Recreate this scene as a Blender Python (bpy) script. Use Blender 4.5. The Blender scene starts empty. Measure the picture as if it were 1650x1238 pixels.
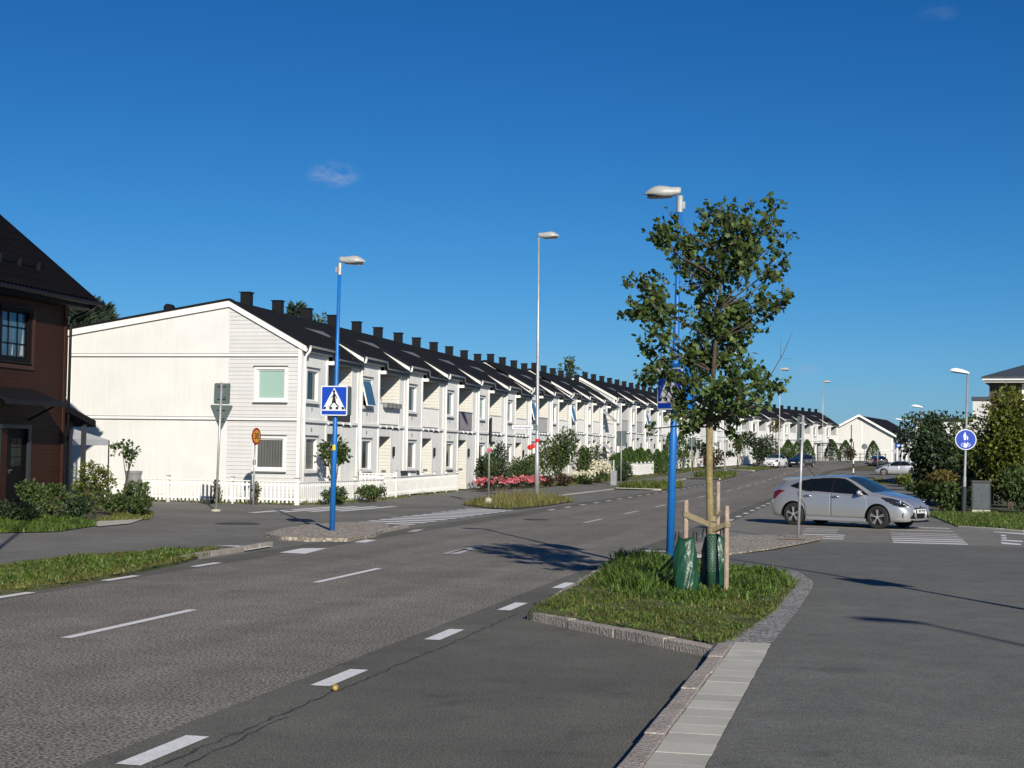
import bpy, bmesh, math, random
from mathutils import Vector, Matrix
R = math.radians
scene = bpy.context.scene
col = scene.collection
H = 1.95                                     # eye height; world frame: +Y runs along the street, +X to the right of it
YAW, PITCH, ROLL, FOC = 13.284, 2.624, .891, 2450.0

# ------------------------------------------------------------------ camera
def _axes():
    y, p, r = R(YAW), R(PITCH), R(ROLL)
    F = Vector((-math.sin(y)*math.cos(p), math.cos(y)*math.cos(p), math.sin(p)))
    A = Vector((math.cos(y), math.sin(y), 0))
    U = A.cross(F)
    c, s = math.cos(r), math.sin(r)
    return A*c + U*s, U*c - A*s, F
CR, CU, CF = _axes()
cam_d = bpy.data.cameras.new('camera')
cam = bpy.data.objects.new('camera', cam_d); col.objects.link(cam)
m = Matrix((CR, CU, -CF)).transposed().to_4x4(); m.translation = (0, 0, H)
cam.matrix_world = m
cam_d.sensor_width = 36; cam_d.lens = FOC/1650*36; cam_d.clip_end = 6000; cam_d.clip_start = .1
scene.camera = cam

def ray(px, py):                             # surveying helpers: photograph measurements -> site coordinates
    return CF + CR*((px-825)/FOC) + CU*((619-py)/FOC)
def gp(px, py, z=0.):
    r = ray(px, py); t = (z-H)/r.z
    return (r.x*t, r.y*t)
def at(px, py, Y):
    r = ray(px, py); t = Y/r.y
    return (r.x*t, Y, H+r.z*t)

def sm(t):
    t = max(0., min(1., t)); return t*t*(3-2*t)
def gz(x, y):                                # terrain height
    a = 0. if y < 85 else (1.1e-4*(y-85)**2 if y < 165 else .704+.0176*(min(y, 215)-165))
    a += sm((y-54)/10)*max(0, min(1, (-15.2-x)/2.3))*.12
    a += sm((y-82)/32)*max(0, min(1, (-17.3-x)/1.8))*.42*(1-sm((y-160)/40))
    return a
def bend(y):                                 # the street curves to the right far away
    return 0. if y < 150 else .0027*(y-150)**2

# ------------------------------------------------------------------ materials
def nd(nt, typ, **kw):
    n = nt.nodes.new(typ)
    for k, v in kw.items(): setattr(n, k, v)
    return n
def mat(name, c, rough=.7, var=.12, scale=3., bump=0., bscale=40., metal=0., spec=.5, island=0., hue=0.,
        speck=0., sscale=60., lines=None, coat=0., stretch=None, sheen=None, streak=0., c2=None, trans=0., mid=0., band=0., spots=0.):
    M = bpy.data.materials.new(name); M.use_nodes = True
    nt = M.node_tree; B = nt.nodes['Principled BSDF']; L = nt.links
    B.inputs['Roughness'].default_value = rough; B.inputs['Metallic'].default_value = metal
    B.inputs['Specular IOR Level'].default_value = spec
    if coat: B.inputs['Coat Weight'].default_value = coat; B.inputs['Coat Roughness'].default_value = .05
    tc = nd(nt, 'ShaderNodeTexCoord'); geo = nd(nt, 'ShaderNodeNewGeometry')
    vec = geo.outputs['Position']
    val = None
    def mul(a, b):
        n = nd(nt, 'ShaderNodeMath', operation='MULTIPLY'); L.new(a, n.inputs[0])
        if isinstance(b, (int, float)): n.inputs[1].default_value = b
        else: L.new(b, n.inputs[1])
        return n.outputs[0]
    def rng(o, lo, hi, a=.25, b=.75):
        n = nd(nt, 'ShaderNodeMapRange'); L.new(o, n.inputs[0])
        n.inputs[1].default_value = a; n.inputs[2].default_value = b
        n.inputs[3].default_value = lo; n.inputs[4].default_value = hi
        return n.outputs[0]
    def noise(sc, det=4, v=None, st=None):
        n = nd(nt, 'ShaderNodeTexNoise'); n.inputs['Scale'].default_value = sc; n.inputs['Detail'].default_value = det
        v = v or vec
        if st:
            mp = nd(nt, 'ShaderNodeMapping'); mp.inputs['Scale'].default_value = st; L.new(v, mp.inputs['Vector']); v = mp.outputs[0]
        L.new(v, n.inputs['Vector']); return n.outputs[0]
    n1 = noise(scale, 5, st=stretch)
    val = rng(n1, 1-var, 1+var)
    if streak:
        val = mul(val, rng(noise(1., 4, st=(9., 9., .5)), 1-streak, 1+streak))
    if speck:
        val = mul(val, rng(noise(sscale, 2), 1-speck, 1+speck, .35, .65))
    if mid:
        val = mul(val, rng(noise(1.7, 4), 1-mid, 1+mid, .3, .7)); val = mul(val, rng(noise(11., 3), 1-mid*.7, 1+mid*.7, .3, .7))
    if spots: val = mul(val, rng(noise(2.3, 5), 1., 1-spots, .60, .70)); val = mul(val, rng(noise(.8, 6), 1., 1+spots*.6, .58, .70))
    if band: val = mul(val, rng(noise(1., 3, st=(1.05, .02, 1.)), 1-band, 1+band, .32, .68))
    height = None
    if lines:                                # board joints: axis, pitch, width of the joint
        ax, pitch, wdt, depth = lines
        sp = nd(nt, 'ShaderNodeSeparateXYZ'); L.new(tc.outputs['Object'], sp.inputs[0])
        d = nd(nt, 'ShaderNodeMath', operation='DIVIDE'); L.new(sp.outputs[ax], d.inputs[0]); d.inputs[1].default_value = pitch
        fr = nd(nt, 'ShaderNodeMath', operation='FRACT'); L.new(d.outputs[0], fr.inputs[0])
        jm = rng(fr.outputs[0], 0., 1., 0., wdt/pitch)
        val = mul(val, rng(jm, 1-depth, 1., 0., 1.))
        fl = nd(nt, 'ShaderNodeMath', operation='FLOOR'); L.new(d.outputs[0], fl.inputs[0])
        wn = nd(nt, 'ShaderNodeTexWhiteNoise', noise_dimensions='1D'); L.new(fl.outputs[0], wn.inputs['W'])
        val = mul(val, rng(wn.outputs['Value'], .965, 1.03, 0., 1.))
        height = jm
    if island:
        val = mul(val, rng(geo.outputs['Random Per Island'], 1-island, 1+island, 0., 1.))
    mx = nd(nt, 'ShaderNodeMix', data_type='RGBA', blend_type='MULTIPLY'); mx.inputs[0].default_value = 1.
    if c2:
        mm = nd(nt, 'ShaderNodeMix', data_type='RGBA'); mm.inputs[6].default_value = (*c, 1); mm.inputs[7].default_value = (*c2, 1)
        if island: 
            wn = nd(nt, 'ShaderNodeTexWhiteNoise', noise_dimensions='1D'); L.new(geo.outputs['Random Per Island'], wn.inputs['W'])
            L.new(rng(wn.outputs['Value'], 0., 1., 0., 1.), mm.inputs[0])
        else: L.new(rng(noise(scale*.37, 4), 0., 1., .38, .62), mm.inputs[0])
        L.new(mm.outputs[2], mx.inputs[6])
    else: mx.inputs[6].default_value = (*c, 1)
    cb = nd(nt, 'ShaderNodeCombineXYZ'); [L.new(val, cb.inputs[i]) for i in range(3)]
    L.new(cb.outputs[0], mx.inputs[7])
    L.new(mx.outputs[2], B.inputs['Base Color'])
    if trans:                                # thin leaves let some light through
        tb = nd(nt, 'ShaderNodeBsdfTranslucent'); L.new(mx.outputs[2], tb.inputs[0])
        ms = nd(nt, 'ShaderNodeMixShader'); ms.inputs[0].default_value = trans
        L.new(B.outputs[0], ms.inputs[1]); L.new(tb.outputs[0], ms.inputs[2])
        L.new(ms.outputs[0], nt.nodes['Material Output'].inputs[0])
    if bump or height is not None:
        bp = nd(nt, 'ShaderNodeBump'); bp.inputs['Distance'].default_value = .02
        if height is not None:
            bp.inputs['Strength'].default_value = .6; L.new(height, bp.inputs['Height'])
        else:
            bp.inputs['Strength'].default_value = bump; L.new(noise(bscale, 3), bp.inputs['Height'])
        L.new(bp.outputs[0], B.inputs['Normal'])
    return M

def asphalt(name, c, speck, track=0., blot=.12, rscale=85.):
    return mat(name, c, rough=.92, var=blot, scale=.35, speck=speck, sscale=rscale, bump=.5, bscale=rscale*.8, spec=.25,
               mid=.10, band=.13 if track else 0., spots=.22)

M = {}
M['road'] = asphalt('worn reddish asphalt', (.212, .194, .162), .75, track=1, blot=.15, rscale=38)
M['bay'] = asphalt('dark asphalt', (.140, .136, .113), .45, blot=.2, rscale=60)
M['path'] = asphalt('grey path asphalt', (.164, .163, .143), .26, blot=.10, rscale=75)
M['light_asphalt'] = asphalt('pale crossing asphalt', (.228, .218, .187), .36, blot=.16, rscale=50)
M['left_asphalt'] = asphalt('grey side street asphalt', (.196, .189, .165), .34, track=0, blot=.2, rscale=50)
M['paint'] = mat('worn road paint', (.80, .79, .76), .8, .08, 9, speck=.12, sscale=70)
M['paint_worn'] = mat('thin road paint', (.55, .53, .50), .85, .25, 6, speck=.4, sscale=30)
M['crack'] = mat('tar crack and kerb shade', (.050, .048, .045), .95, .3, 20)
M['granite'] = mat('granite kerb', (.37, .32, .27), .85, .22, 3, speck=.35, sscale=60, bump=.9, bscale=28)
M['concrete'] = mat('concrete pavers', (.50, .48, .405), .9, .12, 2.2, speck=.12, sscale=90, island=.09)
M['cobble'] = None
M['soil'] = mat('soil', (.105, .082, .058), .95, .3, 5, speck=.35, sscale=40, bump=.8, bscale=30)
M['turf'] = mat('matted turf', (.072, .098, .026), .95, .4, 3., speck=.5, sscale=45, bump=1., bscale=40, c2=(.105, .110, .042))
M['gravel'] = mat('crushed stone', (.27, .265, .245), .95, .2, 2, speck=.7, sscale=34, bump=1.2, bscale=45)
M['ground'] = mat('meadow ground', (.075, .088, .030), .95, .3, .6, speck=.35, sscale=14, bump=.8, bscale=12, c2=(.115, .105, .045))
M['grass'] = mat('grass blades', (.128, .178, .034), .6, .4, 2.2, island=.45, spec=.3, c2=(.20, .185, .062), trans=.35)
M['grass_dark'] = mat('lush weeds', (.085, .150, .028), .5, .4, 2.2, island=.45, spec=.4, c2=(.14, .21, .038), trans=.35)
M['grass_dry'] = mat('dry grass', (.27, .225, .085), .7, .3, 1.2, island=.4, c2=(.16, .17, .045), trans=.3)
M['white_board'] = mat('white painted trim', (.86, .85, .80), .55, .05, 2.5, streak=.03)
M['white_smooth'] = mat('white painted vertical boards', (.735, .728, .69), .65, .05, 1.1, streak=.04)
M['lap'] = mat('white lap siding', (.66, .655, .635), .6, .04, 1.5, streak=.03, lines=(2, .148, .02, .36))
M['lap_warm'] = mat('cream lap siding', (.72, .70, .63), .6, .04, 1.5, streak=.03, lines=(2, .148, .02, .30))
M['vboard'] = mat('weathered white vertical boards', (.89, .88, .82), .65, .05, 1.2, streak=.08, lines=(1, .115, .014, .26))
M['roof_felt'] = mat('black roofing felt', (.011, .011, .012), .9, .2, 1.5, spec=.15, bump=.3, bscale=30)
M['dark_metal'] = mat('black sheet metal', (.010, .010, .011), .5, .2, 4, spec=.3)
M['grey_metal_and_shade'] = mat('grey sheet metal and painted shade', (.16, .165, .165), .5, .12, 4)  # also stands in for shade in the recesses and under the bands
M['galv'] = mat('galvanised steel', (.46, .47, .475), .45, .16, 7, metal=.45, spec=.5)
M['galv_dull'] = mat('weathered galvanised steel', (.33, .34, .345), .6, .16, 7, metal=.4)
M['sign_back'] = mat('grey green sign back', (.115, .15, .145), .55, .06, 5)
M['blue_paint'] = mat('bright blue pole paint', (.010, .150, .47), .42, .10, 2.5, streak=.06, spec=.5)
M['sign_blue'] = mat('blue sign sheeting', (.002, .055, .44), .45, .03, 3)
M['sign_white'] = mat('white sign sheeting', (.80, .81, .83), .45, .03, 3)
M['sign_black'] = mat('black sign print', (.012, .012, .013), .5, .03, 3)
M['sign_yellow'] = mat('amber sign sheeting', (.62, .30, .03), .5, .06, 3)
M['sign_red'] = mat('red sign sheeting', (.36, .022, .016), .5, .06, 3)
M['yellow'] = mat('yellow plastic', (.75, .60, .03), .5, .06, 20)
M['red'] = mat('red paint', (.60, .02, .015), .5, .1, 9)
M['lamp_grey'] = mat('light grey lamp housing', (.42, .42, .40), .4, .06, 6)
M['lamp_glass'] = mat('smoked lamp glass', (.05, .055, .06), .12, .05, 6)
M['glass'] = mat('window glass', (.022, .034, .032), .04, .35, 1.1, spec=.55)
M['glass_sky_tint'] = mat('glass with painted sky reflection', (.06, .13, .19), .05, .15, .9, spec=.9)  # sky reflection put into the blue base colour
M['blind'] = mat('pale green roller blind', (.33, .49, .42), .35, .04, 2, spec=.6)
M['curtain'] = mat('grey curtain folds', (.12, .125, .115), .5, .1, 2, lines=(0, .11, .05, .55), spec=.5)
M['curtain_y'] = mat('pale curtain folds behind glass', (.16, .17, .16), .3, .25, 2, lines=(1, .13, .06, .5), spec=.6)
M['door_paint'] = mat('cream door paint', (.76, .74, .66), .5, .03, 2)
M['red_wood'] = mat('dark oiled brown siding', (.036, .0120, .0062), .6, .14, 2, streak=.0, lines=(2, .142, .014, -.9), spec=.25)
M['brown_trim'] = mat('reddish brown trim', (.055, .020, .010), .6, .14, 3)
M['black_wood'] = mat('black painted wood', (.005, .005, .006), .6, .12, 5, spec=.15)
M['blue_black'] = mat('dark blue painted boards', (.012, .018, .045), .6, .12, 5, lines=(1, .12, .012, .4))
M['bark_young'] = mat('yellowish young bark', (.27, .215, .095), .85, .28, 14, speck=.25, sscale=60, bump=.5, bscale=60)
M['bark'] = mat('brown bark', (.085, .065, .045), .9, .3, 8, bump=.8, bscale=30)
M['stake'] = mat('raw pine stake', (.35, .265, .195), .8, .3, 9, streak=.25, bump=.5, bscale=30)
M['strap'] = mat('jute strap', (.27, .22, .13), .9, .14, 20)
M['bag'] = mat('green watering bag', (.012, .062, .030), .36, .22, 6, bump=.8, bscale=9, spec=.45)
M['guard'] = mat('green trunk guard', (.022, .075, .045), .5, .1, 9)
M['guard_hole'] = mat('pale guard openings', (.22, .26, .20), .7, .1, 9)
M['leaf_maple'] = mat('maple leaves', (.060, .112, .028), .45, .25, 1.2, island=.55, spec=.45, c2=(.13, .175, .045), trans=.38)
M['leaf_dark'] = mat('dark leaves', (.026, .046, .020), .5, .25, 1., island=.45, c2=(.045, .075, .026), trans=.2)
M['leaf_mid'] = mat('mid green leaves', (.048, .085, .022), .5, .25, 1., island=.45, c2=(.085, .12, .03), trans=.25)
M['leaf_yellow'] = mat('yellow green leaves', (.085, .125, .016), .5, .25, 1., island=.5, c2=(.15, .165, .022), trans=.3)
M['leaf_autumn'] = mat('orange tinted leaves', (.20, .125, .022), .5, .25, 1., island=.5, c2=(.09, .105, .02), trans=.3)
M['leaf_red'] = mat('reddish brown leaves', (.075, .030, .022), .5, .25, 1., island=.4, c2=(.05, .045, .02), trans=.2)
M['thuja'] = mat('arborvitae scales', (.030, .072, .014), .6, .25, 1.5, island=.45, c2=(.062, .11, .018), trans=.15)
M['conifer'] = mat('conifer needles', (.020, .038, .020), .7, .25, 1.5, island=.4, c2=(.035, .055, .03))
M['pink'] = mat('pink rose petals', (.66, .10, .14), .6, .15, 9, island=.25, c2=(.80, .30, .32), trans=.2)
M['cream'] = mat('cream rose petals', (.80, .74, .48), .6, .1, 9, island=.15, c2=(.80, .78, .65), trans=.2)
M['car_silver'] = mat('silver car paint', (.58, .585, .58), .30, .03, 2, metal=.62, coat=1., spec=.5)
M['car_white'] = mat('white car paint', (.80, .80, .79), .3, .02, 2, coat=1.)
M['car_dark'] = mat('dark blue car paint', (.012, .017, .030), .25, .02, 2, coat=1.)
M['car_glass'] = mat('car glass', (.006, .009, .011), .04, .1, 2, spec=.6)
M['screen_glass'] = mat('windscreen glass', (.020, .040, .048), .05, .3, 2.5, spec=.8)
M['black_plastic'] = mat('black plastic', (.009, .009, .010), .55, .1, 9, spec=.3)
M['rubber'] = mat('tyre rubber', (.022, .021, .020), .8, .15, 9)
M['rim'] = mat('machined alloy', (.62, .61, .58), .35, .08, 9, metal=.55)
M['rim_dark'] = mat('grey painted alloy', (.018, .017, .016), .5, .1, 9)
M['chrome'] = mat('chrome', (.75, .76, .78), .15, .03, 9, metal=1.)
M['headlight'] = mat('headlight glass', (.020, .022, .026), .08, .5, 14, spec=.9)
M['taillight'] = mat('red tail light', (.16, .006, .008), .15, .1, 9, spec=.8)
M['plate'] = mat('number plate', (.75, .76, .74), .5, .03, 9)
M['render_white'] = mat('white render', (.64, .635, .60), .8, .05, .5, streak=.03)
M['brown_panel'] = mat('weathered brown boards', (.10, .06, .042), .7, .2, 1.5, streak=.3, lines=(0, .14, .012, .4))
M['tent'] = mat('white tent canvas', (.46, .47, .48), .7, .07, 2)
M['cabinet'] = mat('grey blue cabinet', (.060, .073, .083), .5, .18, 5)
M['flue'] = mat('dull dark flue metal', (.03, .03, .031), .5, .2, 8, metal=.3)
M['cabinet_side'] = mat('dark cabinet trim', (.032, .036, .04), .5, .12, 5)
M['pale_concrete'] = mat('pale concrete plinth', (.50, .48, .37), .9, .15, 6)
M['mauve'] = mat('mauve grey boards', (.245, .225, .255), .7, .1, 3)
M['dark_rail'] = mat('charcoal boards', (.035, .036, .038), .6, .1, 3)
M['grey_panel'] = mat('light grey panel', (.42, .43, .42), .6, .08, 3)
M['rust'] = mat('rusty cast iron', (.15, .075, .055), .85, .25, 10, speck=.3, sscale=50)
M['iron'] = mat('dark cast iron', (.045, .042, .04), .8, .2, 10)
M['ball_y'] = mat('yellow ball', (.55, .48, .08), .5, .35, 40, c2=(.30, .18, .06))
M['tub'] = mat('grey plastic tub', (.24, .24, .235), .6, .1, 6)

def cobble_mat(name, c, c2, sx):
    Mt = bpy.data.materials.new(name); Mt.use_nodes = True
    nt = Mt.node_tree; B = nt.nodes['Principled BSDF']; L = nt.links
    geo = nd(nt, 'ShaderNodeNewGeometry')
    v = nd(nt, 'ShaderNodeTexVoronoi', feature='F1'); v.inputs['Scale'].default_value = sx; L.new(geo.outputs['Position'], v.inputs['Vector'])
    v2 = nd(nt, 'ShaderNodeTexVoronoi', feature='DISTANCE_TO_EDGE'); v2.inputs['Scale'].default_value = sx; L.new(geo.outputs['Position'], v2.inputs['Vector'])
    mr = nd(nt, 'ShaderNodeMapRange'); L.new(v2.outputs['Distance'], mr.inputs[0]); mr.inputs[1].default_value = .02; mr.inputs[2].default_value = .14
    ra = nd(nt, 'ShaderNodeSeparateColor'); L.new(v.outputs['Color'], ra.inputs[0])
    a = nd(nt, 'ShaderNodeMix', data_type='RGBA'); a.inputs[6].default_value = (*c, 1); a.inputs[7].default_value = (*c2, 1); L.new(ra.outputs[0], a.inputs[0])
    b = nd(nt, 'ShaderNodeMix', data_type='RGBA'); b.inputs[6].default_value = (.21, .19, .15, 1); L.new(a.outputs[2], b.inputs[7]); L.new(mr.outputs[0], b.inputs[0])
    L.new(b.outputs[2], B.inputs['Base Color']); B.inputs['Roughness'].default_value = .9
    bp = nd(nt, 'ShaderNodeBump'); bp.inputs['Strength'].default_value = .8; bp.inputs['Distance'].default_value = .02
    L.new(mr.outputs[0], bp.inputs['Height']); L.new(bp.outputs[0], B.inputs['Normal'])
    return Mt
M['cobble'] = cobble_mat('granite setts', (.33, .28, .22), (.56, .48, .39), 8.)

# ------------------------------------------------------------------ mesh builder
class MB:
    def __init__(s): s.v = []; s.f = []; s.m = []
    def quad(s, *p, mi=0):
        n = len(s.v); s.v += [tuple(q) for q in p]; s.f.append(tuple(range(n, n+len(p)))); s.m.append(mi); return s
    def box(s, x0, x1, y0, y1, z0, z1, mi=0):
        n = len(s.v)
        s.v += [(x, y, z) for z in (z0, z1) for y in (y0, y1) for x in (x0, x1)]
        for f in ((0, 2, 3, 1), (4, 5, 7, 6), (0, 1, 5, 4), (2, 6, 7, 3), (0, 4, 6, 2), (1, 3, 7, 5)):
            s.f.append(tuple(n+i for i in f)); s.m.append(mi)
        return s
    def obox(s, c, size, rz=0., rx=0., ry=0., mi=0):
        n = len(s.v); Rm = Matrix.Rotation(rz, 3, 'Z') @ Matrix.Rotation(rx, 3, 'X') @ Matrix.Rotation(ry, 3, 'Y')
        h = [q/2 for q in size]
        for z in (-1, 1):
            for y in (-1, 1):
                for x in (-1, 1):
                    p = Rm @ Vector((x*h[0], y*h[1], z*h[2])); s.v.append((c[0]+p.x, c[1]+p.y, c[2]+p.z))
        for f in ((0, 2, 3, 1), (4, 5, 7, 6), (0, 1, 5, 4), (2, 6, 7, 3), (0, 4, 6, 2), (1, 3, 7, 5)):
            s.f.append(tuple(n+i for i in f)); s.m.append(mi)
        return s
    def prism(s, poly, a0, a1, axis='y', mi=0):      # polygon in the plane across the axis, extruded a0..a1
        def P(u, w, a): return {'y': (u, a, w), 'x': (a, u, w), 'z': (u, w, a)}[axis]
        n = len(s.v); k = len(poly)
        s.v += [P(u, w, a0) for u, w in poly] + [P(u, w, a1) for u, w in poly]
        s.f.append(tuple(range(n, n+k))); s.f.append(tuple(range(n+2*k-1, n+k-1, -1))); s.m += [mi, mi]
        for i in range(k):
            j = (i+1) % k; s.f.append((n+i, n+k+i, n+k+j, n+j)); s.m.append(mi)
        return s
    def tube(s, pts, rad, n=8, cap=True, mi=0):
        pts = [Vector(p) for p in pts]
        if isinstance(rad, (int, float)): rad = [rad]*len(pts)
        base = len(s.v); prev = None
        for i, p in enumerate(pts):
            d = (pts[min(i+1, len(pts)-1)] - pts[max(i-1, 0)])
            d = d.normalized() if d.length > 1e-9 else Vector((0, 0, 1))
            if prev is None:
                a = d.orthogonal().normalized()
            else:
                a = prev - d*prev.dot(d); a = a.normalized() if a.length > 1e-6 else d.orthogonal().normalized()
            prev = a; b = d.cross(a)
            for k in range(n):
                t = 2*math.pi*k/n; q = p + (a*math.cos(t)+b*math.sin(t))*rad[i]; s.v.append(tuple(q))
        for i in range(len(pts)-1):
            for k in range(n):
                k2 = (k+1) % n
                s.f.append((base+i*n+k, base+i*n+k2, base+(i+1)*n+k2, base+(i+1)*n+k)); s.m.append(mi)
        if cap:
            s.f.append(tuple(base+k for k in reversed(range(n)))); s.m.append(mi)
            e = base+(len(pts)-1)*n; s.f.append(tuple(e+k for k in range(n))); s.m.append(mi)
        return s
    def loft(s, rings, cap=True, mi=0):
        base = len(s.v); n = len(rings[0])
        for r in rings: s.v += [tuple(p) for p in r]
        for i in range(len(rings)-1):
            for k in range(n):
                k2 = (k+1) % n
                s.f.append((base+i*n+k, base+i*n+k2, base+(i+1)*n+k2, base+(i+1)*n+k)); s.m.append(mi)
        if cap:
            s.f.append(tuple(base+k for k in reversed(range(n)))); s.m.append(mi)
            e = base+(len(rings)-1)*n; s.f.append(tuple(e+k for k in range(n))); s.m.append(mi)
        return s
    def lathe(s, prof, n=24, c=(0, 0, 0), axis='z', mi=0, cap=True):
        rings = []
        for r, h in prof:
            ring = []
            for k in range(n):
                t = 2*math.pi*k/n; a, b = r*math.cos(t), r*math.sin(t)
                ring.append({'z': (c[0]+a, c[1]+b, c[2]+h), 'y': (c[0]+a, c[1]+h, c[2]+b), 'x': (c[0]+h, c[1]+a, c[2]+b)}[axis])
            rings.append(ring)
        return s.loft(rings, cap, mi)
    def ellipsoid(s, c, r, n=12, mi=0):
        prof = [(max(.001, math.sin(math.pi*i/n)), -math.cos(math.pi*i/n)) for i in range(n+1)]
        rings = [[(c[0]+r[0]*pr*math.cos(2*math.pi*k/n), c[1]+r[1]*pr*math.sin(2*math.pi*k/n), c[2]+r[2]*h) for k in range(n)] for pr, h in prof]
        return s.loft(rings, True, mi)
    def leaf(s, p, d, up, ln, wd, mi=0):             # one bent leaf of two faces
        p = Vector(p); d = d.normalized(); sd = d.cross(up)
        sd = sd.normalized() if sd.length > 1e-5 else d.orthogonal().normalized()
        nn = sd.cross(d); n = len(s.v); mid = p+d*ln*.5
        s.v += [tuple(p), tuple(mid-sd*wd*.5+nn*wd*.15), tuple(p+d*ln), tuple(mid+sd*wd*.5+nn*wd*.15)]
        s.f += [(n, n+1, n+2), (n, n+2, n+3)]; s.m += [mi, mi]
    def build(s, name, mats, parent=None, smooth=False, bevel=0., loc=None, rz=0.):
        me = bpy.data.meshes.new(name); me.from_pydata(s.v, [], s.f)
        if not isinstance(mats, (list, tuple)): mats = [mats]
        for k in mats: me.materials.append(M[k] if isinstance(k, str) else k)
        if any(s.m): me.polygons.foreach_set('material_index', s.m)
        bm = bmesh.new(); bm.from_mesh(me)
        if not getattr(s, 'nofix', False): bmesh.ops.recalc_face_normals(bm, faces=bm.faces)
        bm.to_mesh(me); bm.free()
        if smooth: me.polygons.foreach_set('use_smooth', [True]*len(me.polygons))
        me.update()
        o = bpy.data.objects.new(name, me); col.objects.link(o)
        if parent: o.parent = parent
        if loc: o.location = loc
        if rz: o.rotation_euler.z = rz
        if bevel:
            b = o.modifiers.new('bevel', 'BEVEL'); b.width = bevel; b.segments = 2; b.limit_method = 'ANGLE'
        return o
def smooth_by_angle(o, ang=40):
    me = o.data; bm = bmesh.new(); bm.from_mesh(me)
    bmesh.ops.remove_doubles(bm, verts=bm.verts, dist=1e-5)
    for e in bm.edges:
        e.smooth = not (len(e.link_faces) == 2 and e.calc_face_angle(0) > R(ang))
    for f in bm.faces: f.smooth = True
    bm.to_mesh(me); bm.free()

USED = set()
def tag(o, label, cat, group=None):
    o['label'] = label; o['category'] = cat
    if group: o['group'] = group
    return o
def thing(name, label, cat, loc=(0, 0, 0), rz=0., group=None):
    o = bpy.data.objects.new(name, None); col.objects.link(o); o.empty_display_size = .2
    o.location = loc; o.rotation_euler.z = rz
    return tag(o, label, cat, group)
def struct(o): o['kind'] = 'structure'; return o
def stuff(o, label, cat): o['kind'] = 'stuff'; o['label'] = label; o['category'] = cat; return o
KIDS = {}
def kids(o): return [c for c in bpy.data.objects if c.parent == o]
def tree_of(o): return (o, [tree_of(c) for c in kids(o)])
def dup(tree, loc, rz, label, group=None):
    o = tree[0]
    r = o.copy(); col.objects.link(r); r.location = loc; r.rotation_euler.z = rz; r['label'] = label
    if group: r['group'] = group
    def rec(src, par):
        for c, sub in src:
            d = c.copy(); col.objects.link(d); d.parent = par
            rec(sub, d)
    rec(tree[1], r)
    return r
def in_poly(x, y, poly):
    c = False; j = len(poly)-1
    for i in range(len(poly)):
        xi, yi = poly[i]; xj, yj = poly[j]
        if (yi > y) != (yj > y) and x < (xj-xi)*(y-yi)/(yj-yi)+xi: c = not c
        j = i
    return c
def text_mesh(txt, size, depth=.002):
    cu = bpy.data.curves.new('lettering', 'FONT'); cu.body = txt; cu.size = size; cu.align_x = 'CENTER'; cu.align_y = 'CENTER'
    cu.extrude = depth; cu.offset = size*.012
    o = bpy.data.objects.new('lettering', cu); col.objects.link(o)
    bpy.context.view_layer.update()
    me = bpy.data.meshes.new_from_object(o.evaluated_get(bpy.context.evaluated_depsgraph_get()))
    bpy.data.objects.remove(o); bpy.data.curves.remove(cu)
    return me
def text_part(name, txt, size, mk, parent, loc, rot):
    me = text_mesh(txt, size); me.materials.clear(); me.materials.append(M[mk])
    o = bpy.data.objects.new(name, me); col.objects.link(o); o.parent = parent
    o.location = loc; o.rotation_euler = rot
    return o
# ------------------------------------------------------------------ ground, road, pavements
def build_ground():
    xs = [-3000, -1200, -500, -220, -120, -80, -60] + [-48+i*2 for i in range(0, 40)] + [34, 46, 64, 90, 140, 260, 600, 1500, 3000]
    ys = [-200, -60, -20, 0] + [10*i for i in range(1, 5)] + [45+2.5*i for i in range(0, 84)] + [265, 290, 330, 420, 600, 1000, 2000, 3000, 4500]
    mb = MB(); n = len(xs)
    for y in ys:
        for x in xs: mb.v.append((x, y, gz(x, y)-.05))
    for j in range(len(ys)-1):
        for i in range(n-1):
            mb.f.append((j*n+i, j*n+i+1, (j+1)*n+i+1, (j+1)*n+i)); mb.m.append(0)
    o = mb.build('ground', 'ground', smooth=True); struct(o)
build_ground()

def strip(name, x0, x1, ys, dz, mk, kind=True, nx=1, zf=None):
    mb = MB(); f0 = x0 if callable(x0) else (lambda y: x0); f1 = x1 if callable(x1) else (lambda y: x1)
    for y in ys:
        for i in range(nx+1):
            x = f0(y)+(f1(y)-f0(y))*i/nx
            mb.v.append((x+bend(y), y, (zf(x, y) if zf else gz(x, y))+dz))
    for j in range(len(ys)-1):
        for i in range(nx):
            a = j*(nx+1)+i; mb.f.append((a, a+1, a+nx+2, a+nx+1)); mb.m.append(0)
    o = mb.build(name, mk)
    if kind: struct(o)
    return o
def sheet(name, poly, z, mk, kind=True, skirt=0.):
    mb = MB(); mb.quad(*[(x, y, z) for x, y in poly])
    if skirt:
        k = len(poly)
        for i in range(k):
            a, b = poly[i], poly[(i+1) % k]
            mb.quad((a[0], a[1], z), (b[0], b[1], z), (b[0], b[1], z-skirt), (a[0], a[1], z-skirt))
    o = mb.build(name, mk)
    if kind: struct(o)
    return o
YF = [-14, 0, 20, 40, 60, 80] + [85+5*i for i in range(0, 40)]
strip('main_road', -10.72, -4.72, YF, 0, 'road')
strip('parking_bay', -4.72, -1.42, [-14, 0, 10, 18.6], 0, 'bay')
strip('road_margin', -4.72, -4.1, [18.6, 30, 45, 60, 80]+[85+5*i for i in range(0, 20)], 0, 'bay')
strip('road_margin', -11.45, -10.72, YF, 0, 'bay')
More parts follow.
